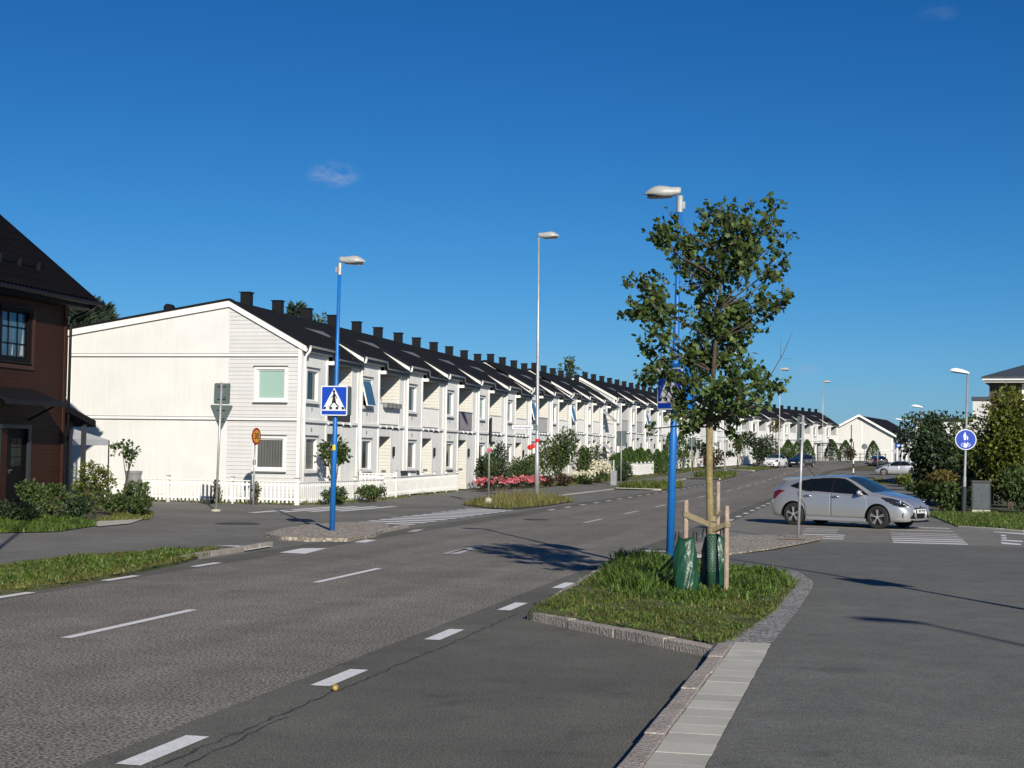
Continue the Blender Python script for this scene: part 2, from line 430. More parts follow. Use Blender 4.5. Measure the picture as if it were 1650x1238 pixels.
strip('pavement', lambda y: -19.2+1.75*sm((y-74)/6), -14.3, [52, 60, 70, 74, 76, 78, 80]+[85+5*i for i in range(0, 30)], .003, 'left_asphalt', nx=8, zf=lambda x, y: gz(x, y))
strip('parking_lane', -14.3, -11.45, [52, 60, 70, 80]+[85+5*i for i in range(0, 30)], 0, 'left_asphalt')
sheet('side_street', [(-90, 26), (-30, 25), (-11.45, 14), (-11.45, 52), (-18.9, 52), (-24, 52), (-90, 56)], 0, 'left_asphalt')
# right: raised cycle path that runs down to the side road
def rz_(x, y): return .1*(1-sm((y-24)/9))
strip('cycle_path', -4.05, 12, [-14, 0, 10, 15.4, 20, 24, 25.5, 27, 28.5, 30, 31.5, 33, 36.6], 0, 'path', nx=1, zf=lambda x, y: rz_(x, y) if x > -3 else rz_(x, y))
bpy.data.objects['cycle_path'].location.z = 0
# cut back the path so that the parking bay stays free: it only starts at the kerb for y < 15.4
me = bpy.data.objects['cycle_path'].data
for v in me.vertices:
    if v.co.x < 0 and v.co.y < 15.3: v.co.x = -1.3
    elif v.co.x < 0 and v.co.y < 15.6: v.co.x = -1.5; v.co.y = 15.2
sheet('side_road', [(-4.1, 36.6), (40, 36.6), (40, 46.9), (-4.1, 46.9)], 0, 'light_asphalt')
strip('footpath', .35, 2.45, [46.9, 60, 75, 85, 95, 105, 115, 125, 135, 145, 155], 0, 'left_asphalt')
# a garden bank of lawn beyond the pavement keeps the plain ground sheet
strip('cycle_path_far', -4.1, .35, [46.9, 60, 75, 85, 95, 105, 115], -.012, 'light_asphalt')
strip('side_road_far', -4, 30, [140, 145, 150, 155, 160, 165], .0, 'left_asphalt')

# kerb stones
def kerb(name, pts, w, h, z0=0., stone=1.0, mk='granite', seed=1):
    rnd = random.Random(seed); mb = MB()
    for a, b in zip(pts[:-1], pts[1:]):
        a, b = Vector(a), Vector(b); d = b-a; L = d.length; n = max(1, round(L/stone)); u = d/L; s = Vector((-u.y, u.x))
        for i in range(n):
            p, q = a+u*(L*i/n+.006), a+u*(L*(i+1)/n-.006); j = rnd.uniform(-.006, .006); zz = z0+h+rnd.uniform(-.006, .006)
            c = (p+q)/2+s*(w/2+j)
            mb.obox((c.x, c.y, (z0-.1+zz)/2), ((q-p).length, w, zz-z0+.1), math.atan2(u.y, u.x))
    o = mb.build(name, mk, bevel=.012); return struct(o)
kerb('kerb', [(-1.45, -8), (-1.45, 15.15)], -.14, .12, seed=1)
kc = gp(1160, 1046, .1); kl = gp(848, 992, .05)
kerb('kerb', [kl, (kc[0], kc[1])], .16, .10, seed=2, stone=.9)
bl = [gp(848, 992, .03), gp(900, 955, .03), gp(975, 912, .03)]
kerb('kerb', bl, -.12, .05, seed=3)
mb = MB(); rnd = random.Random(5); y = -6.
while y < 15.35:
    d = .345
    mb.obox((-1.125+rnd.uniform(-.003, .003), y+d/2, .06+rnd.uniform(-.0012, .0012)), (.35, d-.009, .1), rnd.uniform(-.008, .008)); y += d
struct(mb.build('paver_strip', 'concrete'))
sheet('paver_bedding', [(-1.305, -6), (-.945, -6), (-.945, 15.4), (-1.305, 15.4)], .1045, 'crack')
# planting bed, gravel and setts on the right
GRAV = [gp(*p, .1) for p in [(1165, 1045), (1245, 1036), (1285, 985), (1308, 950), (1311, 938), (1285, 921), (1180, 910), (1000, 905), (990, 915), (1030, 960)]]
sheet('gravel_patch', GRAV, .107, 'gravel')
BED = [gp(*p, .1) for p in [(852, 986), (1000, 1008), (1158, 1038), (1180, 1030), (1212, 1010), (1248, 985), (1272, 955), (1283, 938), (1262, 922), (1180, 915), (1090, 908), (990, 904), (940, 940), (900, 962)]]
sheet('planting_bed', BED, .112, 'turf', skirt=.1)
sheet('setts', [gp(*p) for p in [(1092, 897), (1110, 884), (1150, 872), (1190, 866), (1330, 866), (1322, 872), (1285, 880), (1240, 888), (1190, 895), (1150, 899)]], .058, 'cobble', skirt=.03)
sheet('setts', [gp(*p, .08) for p in [(426, 860), (455, 851), (500, 845), (560, 841), (622, 843), (628, 849), (604, 860), (560, 867), (500, 867), (452, 865)]], .08, 'cobble', skirt=.09)
kerb('kerb', [gp(*p) for p in [(452, 867), (500, 869), (545, 869), (604, 862), (660, 850)]], .1, .085, seed=7, stone=.8)
kerb('kerb', [gp(*p) for p in [(292, 907), (340, 897), (395, 889), (440, 881)]], .12, .10, seed=8, stone=.9)
VERGE = [gp(*p, .08) for p in [(-60, 925), (0, 909), (120, 896), (345, 881), (350, 886), (285, 903), (190, 922), (90, 938), (0, 949), (-60, 958)]]
sheet('verge_soil', VERGE, .06, 'turf', skirt=.1)
RVERGE = [gp(*p) for p in [(1490, 828), (1540, 848), (1650, 856), (1800, 867), (1800, 838), (1600, 829)]]
sheet('verge_soil', RVERGE, .03, 'turf', skirt=.06)
kerb('kerb', [gp(*p) for p in [(1543, 850), (1650, 858), (1790, 870)]], .15, .05, seed=9, mk='concrete')
LBED = [gp(*p) for p in [(-120, 862), (0, 860), (90, 858), (155, 848), (150, 842), (240, 838), (245, 826), (205, 806), (60, 800), (-120, 800)]]
sheet('planting_bed', LBED, .02, 'soil')
sheet('paving', [gp(*p) for p in [(135, 843), (165, 836), (230, 838), (210, 845), (160, 850)]], .026, 'concrete')
STRIP = [gp(*p) for p in [(745, 814), (790, 803), (860, 800), (905, 803), (925, 809), (880, 816), (820, 822), (790, 820)]]
sheet('dry_verge', STRIP, .03, 'soil')
def beds(px):
    return [(x+0, y) for x, y in px]
FB1 = [(-14.25, 87), (-11.5, 86), (-11.5, 97), (-14.25, 95)]
FB2 = [(-14.25, 126), (-11.5, 121), (-11.5, 136), (-14.25, 136)]
FB3 = [(-14.25, 158), (-11.5, 156), (-11.5, 171), (-14.25, 171)]
def bedstrip(name, P):
    y0, y1 = min(p[1] for p in P), max(p[1] for p in P)
    n = 6; return strip(name, -14.25, -11.5, [y0+(y1-y0)*i/n for i in range(n+1)], .05, 'soil')
for P in (FB1, FB2, FB3):
    bedstrip('planting_bed', P)
    kerb('kerb', [(P[0][0]+bend(P[0][1]), P[0][1]), (P[1][0]+bend(P[1][1]), P[1][1])], -.12, .09, z0=gz(-12, P[0][1]), seed=11, mk='concrete')
mbk = MB()
for i in range(24):
    y0 = 64+i*4.; 
    if not any(P[0][1]-1 < y0 < P[2][1]+1 for P in (FB1, FB2, FB3)):
        z = gz(-14.3, y0+2); mbk.obox((-14.3+bend(y0+2), y0+2, z+.0), (.14, 3.96, .08), -math.atan(.0054*max(0, y0-148)))
struct(mbk.build('kerb', 'concrete'))

# painted markings
def paint(name, quads, dz=.006, mk='paint'):
    mb = MB()
    for q in quads: mb.quad(*[(x+bend(y), y, gz(x, y)+dz) for x, y in q])
    return struct(mb.build(name, mk))
def dash(x, y, l, w): return [(x-w/2, y), (x+w/2, y), (x+w/2, y+l), (x-w/2, y+l)]
yr = [gp(270, 1207)[1]-.55, gp(547, 1091)[1]-.55, gp(716, 1023)[1]-.5, gp(829, 978)[1]-.5, gp(911, 944)[1]-.5, gp(972, 919)[1]-.5]
paint('edge_line', [dash(-4.43, y, 1.0, .17) for y in [yr[0]-6.2, yr[0]-3.1]+yr] + [dash(-4.2, 47+3*i, 1.0, .16) for i in range(18)])
yl0 = gp(190, 932)[1]-.5
paint('edge_line', [dash(-10.88, yl0+3*i, 1.0, .15) for i in (-4, -3, -2, -1, 0, 1)] + [dash(-10.9, 52+3*i, 1.0, .15) for i in range(44)])
yc = [gp(217, 1004)[1]-1.5, gp(560, 927)[1]-1.5]
paint('centre_line', [dash(-7.97, y, 3.0, .12) for y in (yc[0]-7.5, yc[0], yc[1])])
paint('centre_line', [dash(-7.97, y, 3., .13) for y in [gp(740, 888)[1]-1] + [43+7.4*i for i in range(18)]], mk='paint_worn')
PX = lambda pts, z=0: [gp(*p, z) for p in pts]
paint('crossing_block', [PX([(450, 891), (486, 884), (526, 884), (492, 893)]), PX([(570, 874), (590, 870), (607, 871), (588, 875)])])
paint('crossing_block', [PX([(720, 893), (748, 885), (766, 885), (740, 893)]), PX([(1030, 889), (1048, 884), (1078, 889), (1060, 890)]), PX([(655, 858), (668, 854), (684, 853), (672, 857)])], mk='paint_worn')
paint('crossing_block', [PX([(985, 905), (1060, 899), (1134, 902), (1134, 906), (1060, 903), (1000, 910)])], .075, 'paint')
sheet('tactile_paving', PX([(348, 879), (440, 880), (398, 887), (378, 886), (395, 882)], .03), .03, 'paint')
# zebra bars over the left side street, the inner street and the right side road
paint('zebra_bars', [[(-13.7, 39.5+i*1.05), (-11.95, 39.2+i*1.05), (-11.95, 39.72+i*1.05), (-13.7, 40.02+i*1.05)] for i in range(12)])
paint('zebra_bars', [[(-18.7+i*.62, 43.9+i*.9), (-18.4+i*.62, 43.9+i*.9), (-18.0+i*.55, 50.5+i*.5), (-18.3+i*.55, 50.5+i*.5)] for i in range(4)], .01)
paint('zebra_bars', [dash(1.38, 36.9+.93*i, .42 if i < 3 else .36, 1.7) for i in (0, 1, 2, 9)])
paint('zebra_bars', [dash(1.38, 36.9+.93*i, .4, 1.7) for i in (3, 4, 5, 7)], mk='paint_worn')
paint('zebra_bars', [dash(-1.15, 37.75+.95*i, .36, 1.05) for i in (0, 1, 2)])
paint('zebra_bars', [dash(-1.3, 40.9+.95*i, .36, .9) for i in (0, 1, 2)], mk='paint_worn')
paint('hump_marks', [PX([(1600, 857), (1650, 860), (1650, 862), (1602, 858)]), PX([(1612, 874), (1645, 877), (1645, 879), (1615, 877)]), PX([(1612, 870), (1648, 872), (1648, 874), (1614, 872)]), PX([(1613, 866), (1622, 867), (1622, 869), (1614, 868)]), PX([(1655, 864), (1690, 868), (1690, 870), (1655, 866)]), PX([(1612, 862), (1621, 863), (1621, 865), (1613, 864)])])
# cracks along the joint between road and bay, and painted shade along the kerb
def crack(name, pts, w, seed, dz=.004):
    rnd = random.Random(seed); mb = MB(); P = []
    for a, b in zip(pts[:-1], pts[1:]):
        n = max(2, int(math.hypot(b[0]-a[0], b[1]-a[1])/.12))
        for i in range(n): t = i/n; P.append((a[0]+(b[0]-a[0])*t+rnd.uniform(-.025, .025), a[1]+(b[1]-a[1])*t))
    for p, q in zip(P[:-1], P[1:]):
        w0 = w*rnd.uniform(.2, 1.2)
        mb.quad((p[0]-w0/2, p[1], dz), (p[0]+w0/2, p[1], dz), (q[0]+w0/2, q[1], dz), (q[0]-w0/2, q[1], dz))
    struct(mb.build(name, 'crack'))
crack('crack_and_kerb_shade', [gp(250, 1238), gp(420, 1166), gp(530, 1119), gp(700, 1048), gp(838, 988)], .024, 3)
crack('crack_and_kerb_shade', [gp(300, 1236), gp(390, 1190), gp(470, 1152)], .02, 4)
crack('crack_and_kerb_shade', [(-1.485, -4), (-1.485, 6), (-1.485, 15)], .05, 6)  # kerb gap, drawn wide and dark to paint in the kerb face's shade
# drain and manhole covers
def cover(px, py, r, mk, label, z=0.):
    x, y = gp(px, py, z); t = thing('manhole_cover', label, 'manhole cover', (x, y, z+.004))
    MB().lathe([(r, 0), (r, .012), (r*.9, .014)], 20).build('lid', mk, t)
    MB().lathe([(r*1.18, -.004), (r*1.18, .006)], 20).build('rim', 'iron', t)
cover(383, 844.5, .5, 'iron', 'rusty dark manhole cover in the side street on the left')
cover(865, 838, .33, 'iron', 'dark round manhole cover in the main road beyond the tree shadow')
x, y = gp(1275, 874); t = thing('drain_grate', 'narrow dark drain grate in the granite setts', 'drain', (x, y, .059))
mb = MB()
for i in range(7): mb.box(-.28, .28, -.14+i*.045, -.118+i*.045, 0, .014)
mb.build('bars', 'rust', t); MB().box(-.3, .3, -.16, .18, -.01, .004).build('frame', 'iron', t)

# ------------------------------------------------------------------ grass
def blades(mb, poly, n, h, w, rnd, zf, lean=.5, mi=0, clump=1):
    xs = [p[0] for p in poly]; ys = [p[1] for p in poly]; k = 0; tries = 0
    while k < n and tries < n*30:
        tries += 1
        x, y = rnd.uniform(min(xs), max(xs)), rnd.uniform(min(ys), max(ys))
        if not in_poly(x, y, poly): continue
        pv = math.sin(x*2.3+1.3)*math.sin(y*1.9+.4)+.6*math.sin(x*5.7+y*4.3)+.4*math.sin(x*11-y*7)
        if rnd.random() > .78+.3*pv: continue
        x += rnd.gauss(0, .035); y += rnd.gauss(0, .05); ph = max(.55, min(1.35, .95+.3*pv))
        for c in range(clump):
            a = rnd.uniform(0, 6.283); hh = h*ph*rnd.uniform(.4, 1.25); l = lean*hh*rnd.uniform(.2, 1.2)
            dx, dy = math.cos(a), math.sin(a); ww = w*rnd.uniform(.6, 1.3)
            bx, by = x+rnd.uniform(-.03, .03)*clump*.5, y+rnd.uniform(-.03, .03)*clump*.5; z = zf(bx, by)
            i = len(mb.v)
            mb.v += [(bx-dy*ww, by+dx*ww, z), (bx+dy*ww, by-dx*ww, z), (bx+dx*l*.4+dy*ww*.7, by+dy*l*.4-dx*ww*.7, z+hh*.65), (bx+dx*l*.4-dy*ww*.7, by+dy*l*.4+dx*ww*.7, z+hh*.65), (bx+dx*l, by+dy*l, z+hh)]
            mb.f += [(i, i+1, i+2, i+3), (i+3, i+2, i+4)]; mb.m += [mi, mi]
        k += 1
def grass(name, label, parts, seed):
    rnd = random.Random(seed); mb = MB(); mb.nofix = True; keys = []
    for i, (poly, n, h, w, zf, mk, lean, clump) in enumerate(parts):
        if mk not in keys: keys.append(mk)
        blades(mb, poly, n, h, w, rnd, zf, lean, keys.index(mk), clump)
    o = mb.build(name, keys); stuff(o, label, 'grass'); return o
c1 = lambda x, y: .105
def shrink(poly, k):
    cx = sum(p[0] for p in poly)/len(poly); cy = sum(p[1] for p in poly)/len(poly)
    return [(cx+(p[0]-cx)*k, cy+(p[1]-cy)*k) for p in poly]
TALL = PX([(960, 945), (1000, 910), (1090, 908), (1180, 915), (1260, 922), (1275, 945), (1215, 968), (1100, 975), (1010, 965)], .1)
SHRUBBY = PX([(975, 935), (1000, 905), (1080, 908), (1085, 950), (1040, 960), (1000, 950)], .1)
grass('grass', 'rough green grass and weeds filling the bed under the staked tree', [
    (BED, 8500, .045, .006, c1, 'grass', 1.3, 3), (BED, 2600, .05, .013, c1, 'grass_dark', 1.5, 3), (TALL, 2300, .10, .016, c1, 'grass_dark', 1.2, 3), (SHRUBBY, 1100, .20, .016, c1, 'grass_dark', 1.0, 3), (BED, 160, .11, .004, c1, 'grass_dry', .8, 2)], 21)
grass('grass', 'green grass verge beside the main road on the left', [
    (VERGE, 14000, .05, .012, lambda x, y: .06, 'grass', 1.3, 2), (VERGE, 900, .06, .010, lambda x, y: .06, 'grass_dry', 1.1, 2), (shrink(VERGE, .8), 2600, .08, .018, lambda x, y: .06, 'grass_dark', .8, 2), (VERGE, 200, .12, .006, lambda x, y: .06, 'grass_dry', .8, 2)], 22)
grass('grass', 'trodden grass strip below the hedge on the right', [
    (RVERGE, 9000, .09, .014, lambda x, y: .03, 'grass_dark', .9, 2), (RVERGE, 700, .14, .012, lambda x, y: .03, 'grass_dry', .8, 2)], 23)
grass('grass', 'tall dry grass strip around the tall grey street lamp', [
    (STRIP, 900, .20, .009, lambda x, y: .03, 'grass_dry', .8, 2), (shrink(STRIP, .6), 500, .42, .008, lambda x, y: .03, 'grass_dry', .5, 2), (STRIP, 1500, .14, .013, lambda x, y: .03, 'grass', .9, 2)], 24)
def far_bed(P, n, h, label, s):
    grass('grass', label, [(P, n, h, .03, lambda x, y: gz(x, y)+.05, 'grass', .7, 2), (P, n//2, h*1.2, .03, lambda x, y: gz(x, y)+.05, 'grass_dark', .7, 2)], s)
far_bed(FB1, 1500, .3, 'weedy grass bed between parking bays beside the first far sign post', 25)
far_bed([(x+bend(y), y) for x, y in FB2], 1500, .35, 'weedy grass bed between parking bays at the slim far lamp post', 26)
far_bed([(x+bend(y), y) for x, y in FB3], 1200, .12, 'weedy grass bed between parking bays in front of the small white car', 27)
LB2 = PX([(-80, 862), (0, 860), (90, 858), (155, 848), (120, 838), (60, 838), (-80, 845)])
grass('grass', 'bright grass edge in front of the shrubs by the dark house', [
    (LB2, 5200, .13, .018, lambda x, y: .02, 'grass_dark', 1.0, 2), (PX([(150, 842), (240, 838), (246, 828), (190, 832)]), 900, .1, .016, lambda x, y: .02, 'grass', .7, 2)], 28)
LAWN = [(-17.6, 78), (-17.6, 118), (-20.2, 118), (-20.2, 90), (-19, 78)]
grass('grass', 'mown lawn strip between pavement and far white fence', [
    ([(-17.45, 88), (-17.45, 128), (-16.6, 150), (-14.2, 178), (-15.5, 180), (-17.8, 160), (-19.0, 135), (-19.3, 88)], 9000, .14, .03, lambda x, y: gz(x, y)-.04, 'grass', .7, 2)], 29)
grass('grass', 'weeds along the foot of the near white picket fence', [
    (PX([(205, 807), (480, 815), (612, 810), (735, 797), (735, 793), (612, 806), (480, 811), (205, 804)]), 1500, .2, .014, lambda x, y: .0, 'grass', .6, 2)], 30)
grass('grass', 'small sunlit patch of grass at the bend beyond the striped post', [
    ([(-3.6, 117), (2, 117), (1, 134), (-3.0, 140)], 2500, .12, .04, lambda x, y: gz(x, y)-.03, 'grass', .7, 1)], 31)
# ------------------------------------------------------------------ row houses
def cbox(mb, F, a0, a1, b0, b1, n0, n1, mi=0):
    n = len(mb.v)
    mb.v += [F(a, b, c) for c in (n0, n1) for b in (b0, b1) for a in (a0, a1)]
    for f in ((0, 2, 3, 1), (4, 5, 7, 6), (0, 1, 5, 4), (2, 6, 7, 3), (0, 4, 6, 2), (1, 3, 7, 5)):
        mb.f.append(tuple(n+i for i in f)); mb.m.append(mi)
def wall(mb, F, a0, a1, b0, b1, holes=(), dep=.12, mi=0, rmi=None):
    A = sorted({a0, a1, *[h[0] for h in holes], *[h[1] for h in holes]}); B = sorted({b0, b1, *[h[2] for h in holes], *[h[3] for h in holes]})
    for i in range(len(A)-1):
        for j in range(len(B)-1):
            ca, cb = (A[i]+A[i+1])/2, (B[j]+B[j+1])/2
            if any(h[0] < ca < h[1] and h[2] < cb < h[3] for h in holes): continue
            mb.quad(F(A[i], B[j], 0), F(A[i+1], B[j], 0), F(A[i+1], B[j+1], 0), F(A[i], B[j+1], 0), mi=mi)
    for h in holes:
        k = mi if rmi is None else rmi
        p = [(h[0], h[2]), (h[1], h[2]), (h[1], h[3]), (h[0], h[3])]
        for u, w in zip(p, p[1:]+p[:1]):
            mb.quad(F(*u, 0), F(*w, 0), F(*w, -dep), F(*u, -dep), mi=k)
def window(par, F, w, h, glass='glass', mull=(), sash=None, sill=True, casing=.10, trim='white_board', flash='grey_metal_and_shade', label=None):
    mb = MB(); c = casing
    cbox(mb, F, -c, 0, -c, h+c, .003, .03); cbox(mb, F, w, w+c, -c, h+c, .003, .03)
    cbox(mb, F, 0, w, h, h+c, .003, .03); cbox(mb, F, 0, w, -c, 0, .003, .03)
    f = .055                                       # frame inside the opening
    cbox(mb, F, .002, f, .002, h-.002, -.11, -.045); cbox(mb, F, w-f, w-.002, .002, h-.002, -.11, -.045)
    cbox(mb, F, f, w-f, h-f, h-.002, -.11, -.045); cbox(mb, F, f, w-f, .002, f, -.11, -.045)
    for a0, a1, b0, b1 in mull: cbox(mb, F, a0, a1, b0, b1, -.10, -.05)
    o = mb.build('window', trim, par)
    if label: o['label'] = label
    g = MB()
    if sash:
        t = sash
        g.quad(F(f, f, t), F(w-f, f, t), F(w-f, h-f, -.07), F(f, h-f, -.07)); g.quad(F(f, f, t-.03), F(w-f, f, t-.03), F(w-f, h-f, -.10), F(f, h-f, -.10))
    else: g.quad(F(f, f, -.085), F(w-f, f, -.085), F(w-f, h-f, -.085), F(f, h-f, -.085))
    g.build('pane', glass, o)
    if sill:
        s = MB(); cbox(s, F, -c-.03, w+c+.03, -c-.05, -c-.012, .004, .09); s.build('sill', flash, o)
        s = MB(); cbox(s, F, -c-.03, w+c+.03, h+c+.005, h+c+.04, .004, .08); s.build('drip_cap', flash, o)
    return o

WID = 6.5
def zp(x): return 7.60 + (x+2.9)*(-.545) if x > -2.9 else 7.60 + (x+2.9)*.162      # roof over the window bay
def zr(x): return zp(x) if x < -1.6 else 6.891 - .70*(x+1.6)      # roof over the balcony bay
FX = lambda y0, z0: (lambda a, b, n: (n, y0+a, z0+b))                                # facade looking to the street
FY = lambda x0, y0, z0: (lambda a, b, n: (x0+a, y0-n, z0+b))                         # wall looking back along the street
def roof_slab(mb, zf, x1, y0, y1, th=.13):
    xs = [-9.9, -2.9, -1.6, x1]
    mb.prism([(x, zf(x)) for x in xs]+[(x, zf(x)-th) for x in reversed(xs)], y0, y1)

def make_house(label, far=False, group=None):
    t = thing('row_house', label, 'house', group=group)
    side = 'grey_panel' if far else 'lap_warm'
    front = 'white_smooth_y' if far else 'vboard'
    w = MB()                                        # 0 facade boards, 1 trim, 2 recess siding, 3 dark, 4 door paint, 5 dark grey deepening the recess shade
    wins = [(.47, 1.62, 3.84, 4.97), (.47, 1.62, 1.20, 2.39)]
    wall(w, FX(0, 0), 0, 2.7, -.3, 5.95, [(a, b, c, d) for a, b, c, d in wins], .12, 0, 1)
    wall(w, FX(0, 0), 4.35, WID, -.3, 2.95, (), .1, 0)
    wall(w, FX(0, 0), 5.5, WID, 2.95, 5.75, (), .1, 0)
    wall(w, FX(0, 0), 2.7, 4.35, 2.6, 2.95, (), .1, 1)
    w.quad((0, 5.5, 3.1), (-1.75, 5.5, 3.1), (-1.75, 5.5, 6.5), (0, 5.5, 5.66), mi=2)          # upper recess
    w.quad((0, 2.7, 3.1), (-1.75, 2.7, 3.1), (-1.75, 2.7, 6.5), (0, 2.7, 5.66), mi=5)  # near side and back wall darkened by colour to deepen the recess shade
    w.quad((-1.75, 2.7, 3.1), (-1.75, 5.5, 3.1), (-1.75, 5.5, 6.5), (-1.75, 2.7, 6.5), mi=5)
    w.quad((0, 4.35, -.3), (-1.75, 4.35, -.3), (-1.75, 4.35, 2.75), (0, 4.35, 2.75), mi=2)     # lower recess
    w.quad((0, 2.7, -.3), (-1.75, 2.7, -.3), (-1.75, 2.7, 2.75), (0, 2.7, 2.75), mi=5)  # same dark grey here to deepen the shade in the door recess
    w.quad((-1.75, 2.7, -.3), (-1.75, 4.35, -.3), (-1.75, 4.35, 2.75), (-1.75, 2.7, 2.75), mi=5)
    w.quad((0, 2.7, 2.75), (-1.75, 2.7, 2.75), (-1.75, 4.35, 2.75), (0, 4.35, 2.75), mi=1)
    for y in (0, WID):
        w.quad((0, y, -.3), (-9.5, y, -.3), (-9.5, y, zr(-9.5)-.14), (-2.9, y, 7.44), (0, y, zr(0)-.14), mi=1)
    w.quad((-9.5, 0, -.3), (-9.5, WID, -.3), (-9.5, WID, 6.4), (-9.5, 0, 6.4), mi=0)
    for y0, y1, z0, z1 in ((.0, .13, -.3, 5.9), (2.58, 2.72, -.3, 5.9), (4.33, 4.5, -.3, 2.95), (5.48, 5.64, 2.95, 5.75), (6.28, 6.48, -.3, 5.75)):
        w.box(.004, .035, y0, y1, z0, z1, 1)
    w.box(.004, .03, 2.72, 4.33, 2.62, 2.93, 1)
    w.box(-1.745, -1.70, 3.0, 3.95, 3.15, 5.2, 1); w.box(-1.70, -1.685, 3.1, 3.85, 3.3, 5.1, 3)  # balcony door
    w.build('wall', [front, 'white_board', side, 'glass', 'door_paint', 'grey_metal_and_shade'], t)
    for y0, y1 in ((.13, 2.58), (5.64, 6.28)):      # storey band, the shadow line under it painted as a dark strip
        MB().box(.004, .045, y0, y1, 3.02, 3.12, 0).box(.004, .06, y0, y1, 2.985, 3.02, 1).build('storey_band', ['white_board', 'grey_metal_and_shade'], t)
    for k, (a, bb, c, d) in enumerate(wins): window(t, FX(a, c), bb-a, d-c, 'glass', mull=[(.055, .21, .056, d-c-.056)] if not far else ())
    r = MB(); roof_slab(r, zp, .20, .0, 2.86); roof_slab(r, zr, .22, 2.86, WID)
    ro = r.build('roof', 'roof_felt', t)
    for y in (1.4, 4.6):
        c = MB().box(-3.09, -2.71, y-.18, y+.18, 7.40, 8.02).box(-3.13, -2.67, y-.22, y+.22, 8.02, 8.06).build('chimney', 'dark_metal', ro)
    g = MB()                                        # raked verge board over the window bay
    g.prism([(-1.36, zp(-1.36)-.075), (.2, zp(.2)-.075), (.2, zp(.2)-.25), (-1.3, zp(-1.3)-.21)], -.045, -.004, mi=0)
    g.prism([(-1.62, zp(-1.62)+.03), (.22, zp(.22)+.05), (.22, zp(.22)-.074), (-1.62, zp(-1.62)-.06)], -.065, .06, mi=2)
    MB().quad((-1.62, 4.2, zp(-1.62)+.012), (-1.62, 6.43, zp(-1.62)+.03), (-1.3, 6.43, zp(-1.3)+.02), (-1.28, 6.43, zr(-1.28)+.012)).build('flashing', 'grey_metal_and_shade', ro)
    g.build('verge_board', ['white_board', 'grey_metal_and_shade', 'dark_metal'], t)
    e = MB()                                        # eave boards and soffit
    e.box(.14, .17, .0, 2.86, zp(.17)-.30, zp(.17)-.13, 1); e.box(.01, .14, .0, 2.86, zp(.17)-.30, zp(.17)-.285, 1)
    e.box(.15, .18, 2.87, WID, zr(.18)-.28, zr(.18)-.13, 1); e.box(-1.7, .15, 2.87, 5.5, zr(.18)-.282, zr(.18)-.265, 1)
    e.box(-.03, .30, 2.62, 2.78, zr(.18)-.34, zr(.18)-.20, 0)
    e.build('eave_board', ['white_board', 'grey_metal_and_shade'], t)
    gt = MB()
    gt.tube([(.27, -.05, zp(.2)-.07), (.27, 2.9, zp(.2)-.07), (.29, 2.95, zr(.22)-.07), (.29, WID-.09, zr(.22)-.07)], .05, 8)
    gt.build('gutter', 'grey_metal_and_shade', t, smooth=True)
    p = MB(); z = zp(.2)-.1
    p.tube([(.28, .02, z+.06), (.29, .02, z-.06), (.27, .03, z-.15), (.17, .05, z-.25), (.10, .06, z-.34), (.09, .06, z-.5), (.09, .06, 2.9), (.09, .06, 0)], .05, 8)
    p.build('downpipe', 'white_board', t, smooth=True)
    bal = MB()                                      # balcony deck and joists
    bal.box(-1.74, .02, 2.73, 5.47, 3.02, 3.12, 0); bal.box(-.02, .06, 2.73, 5.47, 2.955, 3.02, 1)
    for y in (2.8, 3.65, 4.5, 5.38): bal.box(-.5, .085, y-.022, y+.022, 2.96, 3.08, 0)
    bo = bal.build('balcony', ['white_board', 'dark_metal'], t)
    rl = MB(); y = 2.80
    while y < 5.44: rl.box(.0, .022, y, y+.085, 3.16, 4.06, 0); y += .128
    rl.box(-.03, .05, 2.74, 5.46, 4.06, 4.10, 0); rl.box(-.02, .0, 2.74, 5.46, 3.3, 3.37, 0)
    rl.build('railing', 'white_board', bo)
    d = MB().box(-1.50, -.58, 4.28, 4.335, .08, 2.18).build('door', 'door_paint', t)
    MB().box(-.68, -.64, 4.235, 4.279, 1.0, 1.16).obox((-.72, 4.22, 1.12), (.13, .04, .03)).build('handle', 'dark_metal', d)
    MB().box(-.36, -.16, 4.30, 4.345, 1.05, 1.14).build('mail_slot', 'grey_metal_and_shade', t)
    MB().box(.04, .12, 4.62, 4.72, 1.75, 2.18).build('wall_lamp', 'dark_metal', t)
    for z in (2.68, 3.46): MB().box(.004, .03, 1.02, 1.08, z, z+.13).build('vent', 'grey_metal_and_shade', t)
    return t
M['white_smooth_y'] = mat('white vertical boards', (.76, .755, .73), .65, .05, 1.2, streak=.05, lines=(1, .125, .012, .12))
G1, G2, G3 = 'row houses of the near terrace', 'row houses of the middle terrace', 'row houses of the far terrace'
ORD = ['first', 'second', 'third', 'fourth', 'fifth', 'sixth', 'seventh', 'eighth', 'ninth', 'tenth', 'eleventh']
A0 = (-20.7, 53.5)
houseA = make_house('white end house of the near terrace with the broad gable wall', group=G1)
treeA = tree_of(houseA)
rises = [0, 0, 0, 0, 0, 0, .22, .22, .45, .45, .45]
houses = [houseA]; houseA.location = (*A0, 0)
for i in range(1, 11):
    houses.append(dup(treeA, (A0[0], A0[1]+WID*i, rises[i]), 0, f'white row house, {ORD[i]} from the big gable in the near terrace'))
houseB = make_house('white row house, first of the middle terrace, roof stepped up above its neighbour', True, G2)
treeB = tree_of(houseB)
B0 = (-20.7, 125.0); bt = R(2.7)
houseB.location = (*B0, .88); houseB.rotation_euler.z = -bt
fb = [houseB]
